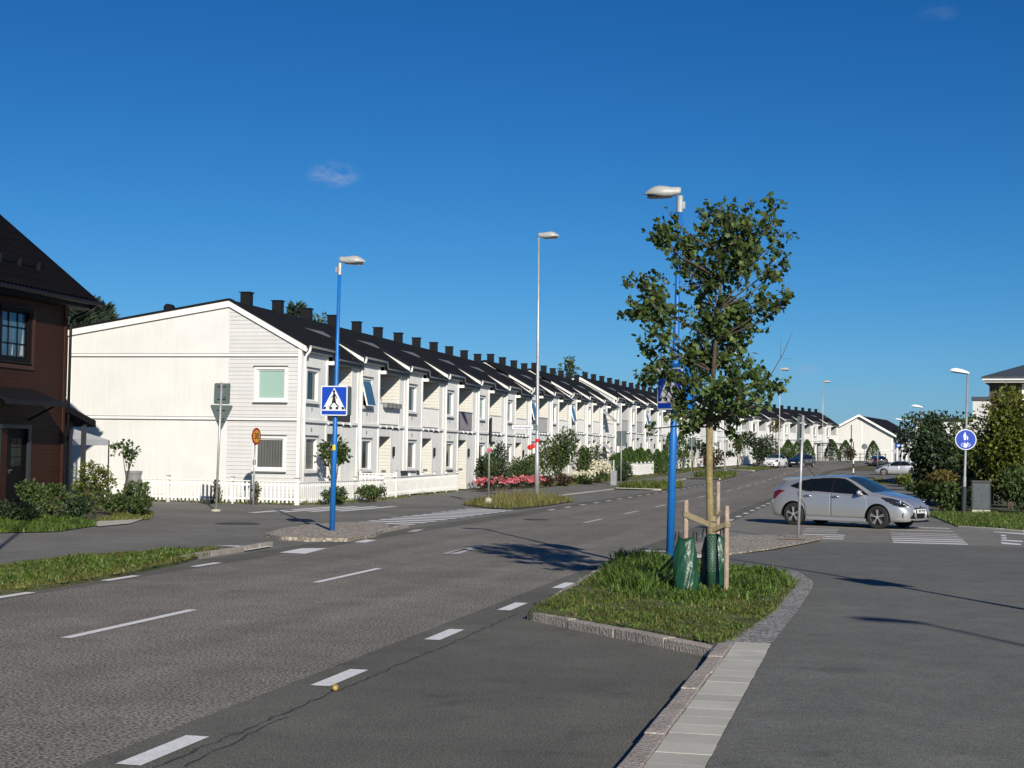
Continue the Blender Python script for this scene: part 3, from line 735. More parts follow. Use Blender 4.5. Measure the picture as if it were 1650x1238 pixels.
for i in range(1, 7):
    fb.append(dup(treeB, (B0[0]+math.sin(bt)*WID*i, B0[1]+math.cos(bt)*WID*i, .88+.02*i), -bt, f'white row house, {ORD[i]} of the middle terrace behind the staked tree'))
ct = R(15.2); C0 = (-18.45, 187.3)
fc = []
for i in range(8):
    fc.append(dup(treeB, (C0[0]+math.sin(ct)*WID*i, C0[1]+math.cos(ct)*WID*i, 1.42), -ct, f'white row house with grey balcony, {ORD[i]} from the left in the far terrace' if i < 7 else 'white row house with grey balcony at the right end of the far terrace', G3))

def find(h, *names):
    for n in names:
        h = next(c for c in kids(h) if c.name.split('.')[0] == n)
    return h
def gable(h, win=True):
    g = MB()                                        # end wall: smooth boards behind, lap siding in front
    Y = -.16
    F = FY(-9.5, Y, 0)
    wl = [(7.76, 8.88, 3.84, 4.97), (7.76, 8.88, 1.25, 2.38)] if win else []
    g.quad((-9.5, Y, -.3), (-2.9, Y, -.3), (-2.9, Y, 7.47), (-9.5, Y, zr(-9.5)-.13), mi=0)
    wall(g, F, 6.6, 9.5, -.3, 5.45, wl, .12, 1, 2)
    g.quad((-2.9, Y, 5.45), (0, Y, 5.45), (0, Y, 5.90), (-2.9, Y, 7.47), mi=1)
    g.box(-.10, .035, Y-.035, -.002, -.3, 5.98, 2)
    g.box(-9.6, -9.45, Y-.03, .002, -.3, 6.2, 2)
    g.build('gable_wall', ['white_smooth', 'lap', 'white_board'], h)
    b = MB()
    for z in (3.10, 5.50):
        b.box(-9.5, -.1, Y-.035, Y-.003, z-.035, z+.05, 0); b.box(-9.5, -.1, Y-.012, Y-.003, z+.05, z+.075, 1); b.box(-9.5, -.1, Y-.05, Y-.003, z-.062, z-.035, 1)  # lowest grey strip paints the shadow line under the band
    b.build('gable_band', ['white_board', 'grey_metal_and_shade'], h)
    v = MB()
    v.prism([(-9.85, zp(-9.85)-.03), (-2.9, 7.57), (.24, zp(.24)-.03), (.24, zp(.24)-.27), (-2.9, 7.33), (-9.85, zp(-9.85)-.27)], Y-.10, Y-.06, mi=0)
    v.prism([(-9.9, zp(-9.9)+.05), (-2.9, 7.65), (.27, zp(.27)+.05), (.27, zp(.27)-.028), (-2.9, 7.572), (-9.9, zp(-9.9)-.028)], Y-.14, -.004, mi=1)
    v.prism([(-9.85, zp(-9.85)-.2), (-2.9, 7.40), (.2, zp(.2)-.2), (.2, zp(.2)-.24), (-2.9, 7.36), (-9.85, zp(-9.85)-.24)], Y-.06, 0, mi=0)
    v.build('barge_board', ['white_board', 'roof_felt'], h)
    if win:
        window(h, FY(-9.5+7.76, Y, 3.84), 1.12, 1.13, 'blind', label='gable window with a pale green blind')
        window(h, FY(-9.5+7.76, Y, 1.25), 1.12, 1.13, 'curtain', label='gable window with dark drawn curtains')
gable(houseA); gable(houseB, False); gable(fc[0], False)
# rounded metal flue on the long back slope
x, y, z = at(273, 490, 54.5)
fl = MB(); xl = -26.75+20.7
fl.lathe([(.16, 0), (.16, .32), (.22, .32), (.22, .36), (.15, .36)], 14, (xl, 1.2, zp(xl)-.1))
fl.tube([(xl, 1.02, zp(xl)+.34), (xl, 1.38, zp(xl)+.34)], .17, 14)
fl.build('flue', 'dark_metal', bpy.data.objects['roof'], smooth=False)
# individual touches, each where the photograph shows it
def tilt(h, which=0, t=.28):
    wn = [c for c in kids(h) if c.name.split('.')[0] == 'window'][which]
    pn = next(c for c in kids(wn) if c.name.startswith('pane'))
    a, c, w, hh = .47, 3.84, 1.15, 1.13
    g = MB(); F = FX(a, c); f = .06
    def bar(a0, a1, b0, b1, mi):
        n = len(g.v)
        def P(u, v, o): s = 1-v/hh; return F(u, v, -.06+s*t+o)
        g.v += [P(u, v, o) for o in (-.03, .03) for v in (b0, b1) for u in (a0, a1)]
        for q in ((0, 2, 3, 1), (4, 5, 7, 6), (0, 1, 5, 4), (2, 6, 7, 3), (0, 4, 6, 2), (1, 3, 7, 5)): g.f.append(tuple(n+i for i in q)); g.m.append(mi)
    bar(f, w-f, f, hh-f, 0)
    for q in ((.02, f, .02, hh-.02), (w-f, w-.02, .02, hh-.02), (f, w-f, .02, f), (f, w-f, hh-f, hh-.02)): bar(*q, 1)
    o = g.build('pane', ['glass_sky_tint', 'white_board'], wn); o['label'] = 'open tilted sash with the sky reflection painted into its blue glass'
    bpy.data.objects.remove(pn)
for i in (1, 6, 8): tilt(houses[i])
houses[1]['label'] = 'white row house, second from the big gable, with planters on its balcony rail'
houses[6]['label'] = 'white row house, seventh from the big gable, upstairs window tilted open'
tilt(fb[2]); 
def recolour(h, *path, mk):
    o = find(h, *path); o.data = o.data.copy(); o.data.materials[0] = M[mk]
    return o
recolour(houses[0], 'balcony', 'railing', mk='dark_rail')['label'] = 'charcoal balcony railing'
recolour(houses[3], 'balcony', 'railing', mk='mauve')['label'] = 'mauve grey board railing'
houses[3]['label'] = 'white row house, fourth from the big gable, the one with a mauve grey balcony railing'
recolour(houses[6], 'balcony', 'railing', mk='grey_panel')
for h in fb[:3]: recolour(h, 'balcony', 'railing', mk='grey_panel')
def repane(h, k, mk):
    wn = [c for c in kids(h) if c.name.split('.')[0] == 'window'][k]
    pn = next(c for c in kids(wn) if c.name.startswith('pane')); pn.data = pn.data.copy(); pn.data.materials[0] = M[mk]
for i, k, mk in ((0, 1, 'curtain_y'), (2, 1, 'curtain_y'), (4, 0, 'blind'), (5, 1, 'curtain_y'), (7, 0, 'curtain_y'), (9, 0, 'blind')): repane(houses[i], k, mk)
for i, k, mk in ((1, 0, 'curtain_y'), (3, 1, 'blind'), (4, 0, 'curtain_y')): repane(fb[i], k, mk)
for i, k, mk in ((0, 0, 'curtain_y'), (4, 0, 'blind'), (6, 1, 'curtain_y')): repane(fc[i], k, mk)
# garden furniture behind the near fence
def chair(x, y, rz, label):
    t = thing('garden_chair', label, 'chair', (x, y, .12), rz, 'garden chairs behind the near fence')
    MB().box(-.24, .24, -.22, .22, .42, .46).build('seat', 'dark_rail', t); MB().obox((0, .24, .72), (.48, .035, .58), rx=-.15).build('backrest', 'dark_rail', t)
    for sx in (-.21, .21):
        for sy in (-.19, .19): MB().box(sx-.02, sx+.02, sy-.02, sy+.02, 0, .42).build('leg', 'dark_rail', t)
chair(-19.75, 64.2, R(70), 'dark garden chair on the terrace behind the near fence, left of the table'); chair(-19.7, 66.3, R(120), 'dark garden chair on the terrace behind the near fence, right of the table')
t = thing('garden_table', 'small white garden table behind the near fence', 'table', (-19.8, 65.2, .12))
MB().box(-.38, .38, -.38, .38, .70, .74).build('tabletop', 'white_board', t)
for sx in (-.33, .33):
    for sy in (-.33, .33): MB().box(sx-.025, sx+.025, sy-.025, sy+.025, 0, .70).build('leg', 'white_board', t)
# boxes hung on the second balcony rail
for k in range(4):
    o = MB().box(.06, .24, 0, .46, 0, .2).box(.055, .245, -.01, .47, .17, .205).build('planter_box', 'tub', loc=(A0[0], A0[1]+WID+3.1+k*.56, 3.88))
    tag(o, ['grey planter box on the second balcony rail, nearest the gable end', 'grey planter box on the second balcony rail, second from the gable end', 'grey planter box on the second balcony rail, third from the gable end', 'grey planter box on the second balcony rail, farthest from the gable end'][k], 'planter', 'planter boxes on the second balcony')
t = thing('bicycle', 'bicycle parked upright on the second balcony beside the planter boxes', 'bicycle', (A0[0]-.45, A0[1]+WID+3.1, 3.12))
def wheel_ring(mb, c, r, th, axis, n=18): 
    pts = []
    for k in range(n+1):
        q = 2*math.pi*k/n; a, b = r*math.cos(q), r*math.sin(q)
        pts.append((c[0]+(0 if axis == 'x' else a), c[1]+(a if axis == 'x' else 0), c[2]+b))
    mb.tube(pts, th, 6)
for yy in (0, 1.0):
    mb = MB(); wheel_ring(mb, (0, yy, .95), .34, .02, 'x')
    for k in range(8): mb.tube([(0, yy, .95), (0, yy+.33*math.cos(k*.785), .95+.33*math.sin(k*.785))], .004, 4)
    mb.build('wheel', 'galv', t)
MB().tube([(0, 0, .95), (0, .35, 1.4), (0, .85, 1.38), (0, 1.0, .95)], .016, 6).tube([(0, .35, 1.4), (0, .45, .95), (0, .85, 1.38)], .016, 6).tube([(0, 0, .95), (0, .45, .95)], .014, 6).build('bicycle_frame', 'dark_metal', t)
MB().tube([(0, .85, 1.38), (0, .82, 1.52), (.22, .84, 1.55), (.25, .75, 1.55)], .014, 6).tube([(0, .82, 1.52), (-.22, .84, 1.55)], .014, 6).build('handlebar', 'dark_metal', t)
MB().ellipsoid((0, .33, 1.5), (.07, .13, .035), 8).tube([(0, .35, 1.4), (0, .33, 1.49)], .012, 6).build('saddle', 'black_plastic', t)
# awnings and umbrella-like sunshades at the end of the near terrace
def awning(y, z, label, h):
    t = thing('awning', label, 'awning', (A0[0]+.05, y, z))
    MB().quad((0, 0, .7), (0, 1.7, .7), (.85, 1.7, 0), (.85, 0, 0)).quad((.85, 0, 0), (.85, 1.7, 0), (.85, 1.7, -.12), (.85, 0, -.12)).quad((0, 0, .7), (.85, 0, 0), (.0, 0, .6)).build('canopy', 'tent', t)
    MB().tube([(.02, .02, .0), (.84, .02, .0)], .015, 6).tube([(.02, 1.68, .0), (.84, 1.68, .0)], .015, 6).build('arm', 'galv', t)
awning(A0[1]+WID*10+.25, 4.75, 'white sloping awning over an upstairs window at the end of the near terrace', 1)
awning(A0[1]+WID*10+.25, 2.15, 'white sloping awning over a ground floor window at the end of the near terrace', 1)
x, y = -18.0, 168; t = thing('garden_awning', 'grey terrace awning between the middle and the far terrace', 'awning', (x, y, gz(x, y)))
MB().quad((-1.5, 0, 2.9), (-1.5, 6, 2.9), (1.2, 6, 2.5), (1.2, 0, 2.5)).quad((1.2, 0, 2.5), (1.2, 6, 2.5), (1.2, 6, 2.2), (1.2, 0, 2.2)).build('canopy', 'grey_panel', t)
for yy in (.1, 3, 5.9): MB().tube([(1.1, yy, 0), (1.1, yy, 2.5)], .05, 6).build('post', 'white_board', t)

# ------------------------------------------------------------------ picket fences
def fence(name, label, pts, h=.86, zs=None, group='white picket fences', capped=True, pick=.075, gap=.155, solid=False):
    p0 = Vector((*pts[0], 0)); z0 = gz(*pts[0]) if zs is None else zs
    t = thing(name, label, 'fence', (p0.x, p0.y, 0), group=group)
    pk = MB(); rl = MB()
    def ground(x, y): return (gz(x, y) if zs is None else zs)
    for a, b in zip(pts[:-1], pts[1:]):
        a, b = Vector(a)-p0.to_2d(), Vector(b)-p0.to_2d(); L = (b-a).length; u = (b-a)/L; ang = math.atan2(u.y, u.x); s = Vector((-u.y, u.x))
        n = int(L/gap)
        for i in range(n):
            q = a+u*((i+.5)*L/n)-s*.03; z = ground(q.x+p0.x, q.y+p0.y)
            pk.obox((q.x, q.y, z+.07+(h-.12)/2), (pick, .02, h-.12), ang)
        c = (a+b)/2; z = ground(c.x+p0.x, c.y+p0.y); za, zb = ground(*(a+p0.to_2d())), ground(*(b+p0.to_2d())); tl = math.atan2(zb-za, L)
        for hh in (.2, h-.16): rl.obox((c.x, c.y, z+hh), (L, .04, .08), ang, ry=-tl)
        rl.obox((c.x-s.x*.02, c.y-s.y*.02, z+h-.03), (L, .11, .035), ang, ry=-tl)
        np = max(1, round(L/2.2))
        for i in range(np+1):
            if i == np and not (b-(Vector(pts[-1])-p0.to_2d())).length < 1e-6: continue
            q = a+u*(L*i/np)+s*.05; z = ground(q.x+p0.x, q.y+p0.y)
            m2 = MB().obox((q.x, q.y, z+(h+.08)/2), (.09, .09, h+.08), ang); o = m2.build('post', 'white_board', t)
            if capped: MB().obox((q.x, q.y, z+h+.095), (.13, .13, .03), ang).build('cap', 'galv_dull', o)
    pk.build('pickets', 'white_board', t); rl.build('rail', 'white_board', t)
    return t
fence('picket_fence', 'white picket fence along the side street below the big gable wall', [(-27.5, 51.35), (-19.85, 51.1)])
fence('picket_fence', 'short white picket fence run at the garden corner behind the blue lamp pole', [(-19.85, 51.1), (-18.95, 58.0)])
fence('picket_fence', 'white picket fence along the pavement in front of the second terrace house', [(-18.95, 58.0), (-19.15, 70.2)], group='white picket fences')
fence('picket_fence', 'low white inner garden fence between the first and second house', [(-20.5, 59.8), (-18.95, 59.75)], h=1.0)
fence('picket_fence', 'angled white picket fence around the garden with the arborvitae hedge', [(-19.4, 104), (-19.0, 111), (-17.75, 118.5), (-17.7, 127)], h=1.0, gap=.2, pick=.13)
fence('picket_fence', 'far white picket fence behind the trunk of the staked tree', [(-18.4, 138), (-17.4, 163)], h=1.05, gap=.2, pick=.13)
fence('picket_fence', 'farthest white picket fence left of the small white car', [(-16.9, 165), (-13.9, 186)], h=1.1, gap=.24, pick=.17)

# ------------------------------------------------------------------ dark brown house on the left
D = thing('brown_house', 'dark brown timber house with black tiled roof cut off by the left edge', 'house', (-25.3, 44.4, 0))
w = MB(); FXD = lambda y0, z0: (lambda a, b, n: (n, y0+a, z0+b))
wall(w, FXD(-14, 0), 0, 14, -.2, 6.9, [(10.2, 11.7, 4.62, 6.05), (10.72, 11.82, .27, 2.5)], .12, 0, 1)
w.quad((0, 0, -.2), (-9.5, 0, -.2), (-9.5, 0, 6.5), (-5.2, 0, 11.15), (0, 0, 6.7), mi=0)
w.quad((-9.5, 0, -.2), (-9.5, -14, -.2), (-9.5, -14, 6.5), (-9.5, 0, 6.5), mi=0)
w.quad((0, -14, -.2), (-9.5, -14, -.2), (-9.5, -14, 6.5), (-5.2, -14, 11.15), (0, -14, 6.7), mi=0)
w.build('wall', ['red_wood', 'black_wood'], D)
MB().box(.003, .03, -.14, .03, -.2, 6.6).box(-.14, .03, .003, .03, -.2, 6.6).build('corner_board', 'brown_trim', D)
sl = .79
def zt(x): return 6.72+(.6-x)*sl
r = MB(); NT = 46                                   # pantile courses: corrugated sheet with steps
ncol = 74; rows = 15; 
for i in range(rows):
    x0 = .62-5.9*i/rows; x1 = .62-5.9*(i+1)/rows
    b = len(r.v)
    for (x, lift) in ((x0, .014), (x1, .0)):
        for k in range(ncol*4+1):
            y = .82-15.6*k/(ncol*4); ph = math.sin(k*math.pi/2)*.035+.035
            r.v.append((x, y, zt(x)+lift+ph))
    nn = ncol*4+1
    for k in range(nn-1): r.f.append((b+k, b+k+1, b+nn+k+1, b+nn+k)); r.m.append(0)
ro = r.build('roof', 'tile', D) if 'tile' in M else None
M['tile'] = mat('black glazed roof tiles', (.0045, .0042, .0045), .45, .2, 3, spec=.2)
if ro is None: ro = r.build('roof', 'tile', D)
MB().prism([(.6, zt(.6)-.02), (-5.25, zt(-5.25)-.02), (-10.2, 6.0), (-10.2, 5.9), (-5.25, zt(-5.25)-.14), (.6, zt(.6)-.14)], -14.8, .8).build('roof_deck', 'black_wood', D)
MB().prism([(.64, zt(.64)+.07), (-5.25, zt(-5.25)+.07), (-5.25, zt(-5.25)-.22), (.64, zt(.64)-.22)], .805, .86).build('barge_board', 'black_wood', D)
MB().box(.02, .6, -14.8, .8, 6.44, 6.50).box(.60, .63, -14.8, .8, 6.44, 6.7).build('soffit', 'black_wood', D)
MB().tube([(.72, -14.8, 6.62), (.72, .86, 6.62)], .075, 8).build('gutter', 'black_plastic', D)
MB().tube([(.72, .55, 6.56), (.66, .5, 6.42), (.2, .16, 6.16), (.09, .1, 6.0), (.09, .1, 0)], .05, 8).build('downpipe', 'black_plastic', D, smooth=True)
sg = MB()
for k in range(3): sg.tube([(-.42+.02*k, -14, zt(-.42)+.1+.07*k), (-.42+.02*k, -.9, zt(-.42)+.1+.07*k)], .016, 6)
for k in range(12): sg.obox((-.36, -1.2-k*1.1, zt(-.36)+.14), (.12, .05, .3))
sg.build('snow_guard', 'black_plastic', D)
mu = []
for q in (.5, 1.0): mu.append((q*1.0-.012, q*1.0+.012, .056, 1.374))
for q in (.45, .95): mu.append((.056, 1.444, q-.012, q+.012))
wd = window(D, FXD(-3.8, 4.62), 1.5, 1.43, 'glass_curtain' if 'glass_curtain' in M else 'glass', mull=mu, trim='black_wood', flash='dark_metal')
MB().box(.033, .06, -2.1, -1.98, 4.42, 6.2).box(.033, .06, -3.95, -1.98, 4.3, 4.42).build('window_casing', 'brown_trim', D)
c = MB(); c.quad((-.1, -2.75, 4.7), (-.1, -2.25, 4.7), (-.1, -2.35, 5.75), (-.1, -2.6, 5.2)); c.quad((-.1, -3.6, 4.7), (-.1, -2.95, 4.7), (-.1, -3.1, 5.95), (-.1, -3.6, 5.95))
pn = next(k for k in kids(wd) if k.name.startswith('pane')); pn.data.materials[0] = M['glass_sky_tint']
for v in c.v: pass
c2 = MB()
for y0, y1 in ((-2.62, -2.42), (-3.1, -3.0), (-2.36, -2.28)):
    c2.quad((-.078, y0, 4.72), (-.078, y1, 4.72), (-.078, y1-.02, 5.7), (-.078, y0+.1, 5.2))
c2.build('curtain', 'tent', D)
dr = MB().box(-.09, -.03, -3.26, -2.2, .30, 2.48).build('door', 'black_wood', D)
g = MB(); 
for i in range(2):
    for j in range(3): g.box(-.032, -.026, -3.0+.29*i, -2.74+.29*i, 1.34+.29*j, 1.6+.29*j)
g.build('pane', 'glass', dr); MB().obox((0, -3.05, 1.22), (.03, .16, .03)).obox((-.01, -3.12, 1.18), (.03, .04, .12)).build('handle', 'chrome', dr)
MB().box(.003, .05, -2.18, -2.0, .1, 2.6).box(.003, .05, -3.86, -3.68, .1, 2.6).box(.003, .05, -3.68, -2.18, 2.48, 2.6).build('door_frame', 'cabinet_side', D)
MB().box(-.02, .9, -4.2, -1.9, -.1, .24).build('doorstep', 'brown_trim', D)
cn = MB(); cn.prism([(.0, 3.72), (1.15, 3.30), (1.15, 3.24), (.0, 3.64)], -5.2, -1.95)
cn.box(1.1, 1.17, -5.25, -1.9, 3.16, 3.30)
co = cn.build('canopy', 'dark_metal', D)
MB().tube([(.03, -2.2, 2.75), (1.05, -2.2, 3.25)], .03, 6).tube([(.03, -4.9, 2.75), (1.05, -4.9, 3.25)], .03, 6).build('bracket', 'black_wood', co)
an = MB(); an.prism([(.02, 3.25), (1.75, 2.83), (1.75, 2.62), (.02, 3.04)], -3.5, .18, axis='x')
an.build('annex_roof', 'black_wood', D)
MB().box(-3.2, -.35, .05, 1.2, -.1, 3.0).build('annex_wall', 'blue_black', D)
MB().box(-.06, .06, 1.22, 1.36, -.1, 2.75).build('annex_post', 'cabinet_side', D)
MB().obox((.05, -4.3, 1.95), (.02, .22, .34)).build('house_sign', 'tub', D)
# party tent and tub beside it
t = thing('party_tent', 'white party tent with drawn side curtain between the brown house and the gable', 'tent', (-28.15, 48.3, 0))
c = MB(); hw = 1.55
for a, b in (((-hw, -hw), (hw, -hw)), ((hw, -hw), (hw, hw)), ((hw, hw), (-hw, hw)), ((-hw, hw), (-hw, -hw))):
    c.quad((*a, 2.22), (*b, 2.22), (0, 0, 2.85)); c.quad((*a, 2.22), (*b, 2.22), (*b, 2.02), (*a, 2.02))
c.build('canopy', 'tent', t)
sc = MB(); k = 28
for i in range(k):
    x0 = -hw+(2*hw-.15)*i/k; x1 = -hw+(2*hw-.15)*(i+1)/k; f = lambda i: -hw+.05+.06*math.sin(i*1.7)
    sc.quad((x0, f(i), .1), (x1, f(i+1), .1), (x1, f(i+1), 2.05), (x0, f(i), 2.05))
sc.build('side_curtain', 'tent', t)
for a in (-hw, hw):
    for b in (-hw, hw): MB().tube([(a, b, 0), (a, b, 2.2)], .025, 6).build('leg', 'dark_metal', t)
x, y, z = at(216, 765, 50.4)
o = MB().lathe([(.20, -1.0), (.26, -.1), (.28, 0), (.30, .0), (.30, .09), (.25, .09), (.24, -.02)], 20).build('plant_tub', 'tub', loc=(x, y, 1.03), smooth=False)
MBt = None
tag(o, 'round grey tub behind the left end of the picket fence', 'tub')
o2 = MB().box(-.35, .35, -.3, .3, 0, .06).build('tub_stand', 'tub'); o2.parent = o; o2.location = (0, 0, -1.03)

# ------------------------------------------------------------------ other buildings
def far_gable_house():
    t = thing('gabled_house', 'white gabled building with black roof beyond the bend of the street', 'house', (-1.73, 240, 1.2))
    w = MB(); L, Rr = -4.55, 5.1
    w.quad((L, 0, -.5), (Rr, 0, -.5), (Rr, 0, 4.35), (0, 0, 7.15), (L, 0, 4.75), mi=0)
    w.quad((Rr, 0, -.5), (Rr+4.5, 26, -.5), (Rr+4.5, 26, 4.35), (Rr, 0, 4.35), mi=1)
    w.quad((L, 0, -.5), (L+4.5, 26, -.5), (L+4.5, 26, 4.75), (L, 0, 4.75), mi=0)
    w.box(L, Rr, -.06, -.01, 2.05, 2.15, 2); w.box(.35, .5, -.05, -.01, 2.15, 6.9, 2); w.box(Rr-.25, Rr+.02, -.06, -.01, -.5, 4.3, 2)
    w.box(-1.15, -1.05, -.09, -.01, 2.5, 6.0, 3); w.box(-1.3, -.9, -.2, -.02, 3.4, 3.85, 3)
    w.build('wall', ['render_white', 'lap', 'white_board', 'dark_metal'], t)
    r = MB()
    dx = 4.5
    for a, b in (((L-.5, 4.45), (0, 7.25)), ((0, 7.25), (Rr+.5, 4.1))):
        n = len(r.v)
        r.v += [(a[0], -.5, a[1]), (b[0], -.5, b[1]), (b[0]+dx, 26, b[1]), (a[0]+dx, 26, a[1]), (a[0], -.5, a[1]+.2), (b[0], -.5, b[1]+.2), (b[0]+dx, 26, b[1]+.2), (a[0]+dx, 26, a[1]+.2)]
        for f in ((0, 1, 2, 3), (4, 5, 6, 7), (0, 1, 5, 4), (1, 2, 6, 5), (2, 3, 7, 6), (3, 0, 4, 7)): r.f.append(tuple(n+i for i in f)); r.m.append(0)
    ro = r.build('roof', 'roof_felt', t)
    MB().prism([(L-.5, 4.48), (0, 7.28), (Rr+.5, 4.13), (Rr+.5, 4.45), (0, 7.62), (L-.5, 4.85)], -.62, -.53).build('barge_board', 'white_board', t)
    for k in range(5):
        MB().obox((1.2+.55*k, 2.5+3.4*k, 6.75), (.5, .7, .35)).build('roof_vent', 'dark_metal', ro)
    for k in range(5):
        y = 2.2+4.6*k; x = Rr+4.5*y/26
        MB().obox((x, y, 3.1), (.12, .9, 1.4), -.17).build('window', 'glass', t)
        MB().obox((x, y, .8), (.12, .9, 1.8), -.17).build('window', 'glass', t)
        MB().obox((x+.28, y+1.9, 1.9), (.35, .2, 4.4), -.17).build('pilaster', 'white_board', t)
far_gable_house()
def apartment():
    t = thing('apartment_building', 'flat block with brown boarded top storey and dark hipped roof at the right edge', 'building', (8.0, 110, 0), R(-8))
    MB().box(0, 16, .2, 14, 0, 7.35).build('wall', 'brown_panel', t)
    MB().box(2.15, 2.4, .03, .2, 4.6, 7.3).box(4.0, 4.08, -.9, -.82, 5.9, 7.3).box(2.4, 9, -.9, -.85, 6.05, 6.15).box(2.4, 9, -.9, -.85, 6.35, 6.4).build('balcony', 'white_board', t)
    MB().box(2.4, 9, .12, .19, 4.8, 7.2).build('window', 'glass', t)
    r = MB(); r.quad((-.45, -1.0, 7.75), (17, -1.0, 7.75), (12, 6, 10.1), (6, 6, 10.1)); r.quad((-.45, -1.0, 7.75), (6, 6, 10.1), (-.45, 15, 7.75)); r.quad((17, -1, 7.75), (12, 6, 10.1), (17, 15, 7.75)); r.box(-.45, 17, -1, 15, 7.58, 7.748)
    r.build('roof', 'cabinet', t)
    MB().box(-.3, 16.8, -.85, 14.8, 7.36, 7.575).box(-.4, 17, -1.04, -1.0, 7.5, 7.6).build('eave_board', 'white_board', t)
    MB().box(-1.0, .12, -1.2, 12, 0, 6.1).build('side_wing', 'render_white', t)
    MB().box(-1.08, .2, -1.3, 12.1, 6.1, 6.35).build('parapet', 'cabinet', t)
apartment()
t = thing('white_building', 'low white flat roofed building peeking over the dark tree on the right', 'building', (7.6, 190, .5))
MB().box(-2.3, 5, 0, 8, 0, 6.2).build('wall', 'render_white', t); MB().box(-2.6, 5.2, -.3, 8.2, 6.2, 6.5).build('roof', 'dark_metal', t)
# bus shelter
t = thing('bus_shelter', 'dark framed bus shelter with flat roof in front of the far terrace', 'bus shelter', (-5.6, 214, gz(-5.6, 214)))
MB().box(-2.0, 2.0, -.8, .9, 2.35, 2.5).build('roof', 'dark_metal', t)
for x in (-1.5, 0.2, 1.55): MB().box(x-.06, x+.06, .5, .62, 0, 2.35).build('post', 'black_plastic', t)
MB().box(-1.5, 1.55, .54, .57, .3, .36).box(-1.5, 1.55, .54, .57, 1.2, 1.26).box(-1.5, 1.55, .54, .57, 2.14, 2.2).build('wall_frame', 'black_plastic', t); MB().box(-1.4, 1.3, .1, .45, .45, .5).build('bench', 'brown_trim', t)
MB().box(.0, .5, .35, .48, 2.7, 3.1).tube([(.25, .42, 2.5), (.25, .42, 2.75)], .04, 6).build('stop_sign_box', 'black_plastic', t)
t = thing('railing', 'low dark post and rail fence beside the bus shelter', 'fence', (-3.9, 212, 0))
for i in range(8):
    x, y = i*.85, i*.4; z = gz(x-3.9, y+212); MB().box(x-.05, x+.05, y-.05, y+.05, z, z+1.2).build('post', 'black_plastic', t)
MB().obox((3.0, 1.4, gz(-1, 213)+1.1), (6.6, .05, .06), math.atan2(.4, .85)).obox((3.0, 1.4, gz(-1, 213)+.6), (6.6, .05, .05), math.atan2(.4, .85)).build('rail', 'black_plastic', t)
# ------------------------------------------------------------------ street lamps and signs
def cobra(par, d, z, s=1., mk='lamp_grey'):          # drop shaped lamp head reaching out along the angle d
    ca, sa = math.cos(d), math.sin(d); L = .72*s
    rings = []
    prof = [(-.02, .05, .10, -.02), (.05, .06, .12, -.05), (.22, .09, .125, -.085), (.40, .13, .155, -.10), (.56, .155, .175, -.085), (.70, .14, .16, -.055), (.82, .10, .115, -.03), (.93, .045, .055, -.012), (.985, .012, .008, -.004)]
    for u, w, top, bot in prof:
        ring = []
        for k in range(16):
            q = 2*math.pi*k/16; yy = math.cos(q)*w*s; zz = (top if math.sin(q) > 0 else -bot)*math.sin(q)*s*.9
            x = u*L; ring.append((ca*x-sa*yy, sa*x+ca*yy, z+zz+.05*s-u*.03))
        rings.append(ring)
    h = MB().loft(rings).build('lamp_head', mk, par, smooth=True)
    g = MB()
    rr = [[(ca*(u*L)-sa*y*s, sa*(u*L)+ca*y*s, z+zz*s+.05*s-u*.03) for y, zz in ((-w, -.02), (-w*.6, -.098+.03*abs(u-.5)), (w*.6, -.098+.03*abs(u-.5)), (w, -.02))] for u, w in ((.22, .07), (.45, .11), (.72, .085), (.88, .03))]
    g.loft(rr).build('lamp_glass', 'lamp_glass', h)
    return h
def flat_head(par, d, z, s=1., mk='lamp_grey', tilt=.12):
    ca, sa = math.cos(d), math.sin(d); rings = []
    for u, w, t in ((-.06, .08, .05), (.02, .11, .09), (.25, .14, .14), (.5, .15, .15), (.66, .12, .10), (.74, .07, .02)):
        ring = []
        for y, zz in ((-w, 0), (-w, t*.5), (-w*.55, t), (w*.55, t), (w, t*.5), (w, 0)):
            x = u*s; ring.append((ca*x-sa*y*s, sa*x+ca*y*s, z+zz*s+u*tilt*s))
        rings.append(ring)
    h = MB().loft(rings).build('lamp_head', mk, par)
    MB().loft([[(ca*u*s-sa*y*s, sa*u*s+ca*y*s, z+u*tilt*s+dz) for y, dz in ((-w, -.002), (-w, -.035), (w, -.035), (w, -.002))] for u, w in ((.03, .10), (.66, .10))]).build('lamp_glass', 'lamp_glass', h)
    return h
def pole(name, par, pts, rad, mk, n=12): return MB().tube(pts, rad, n).build(name, mk, par, smooth=True)

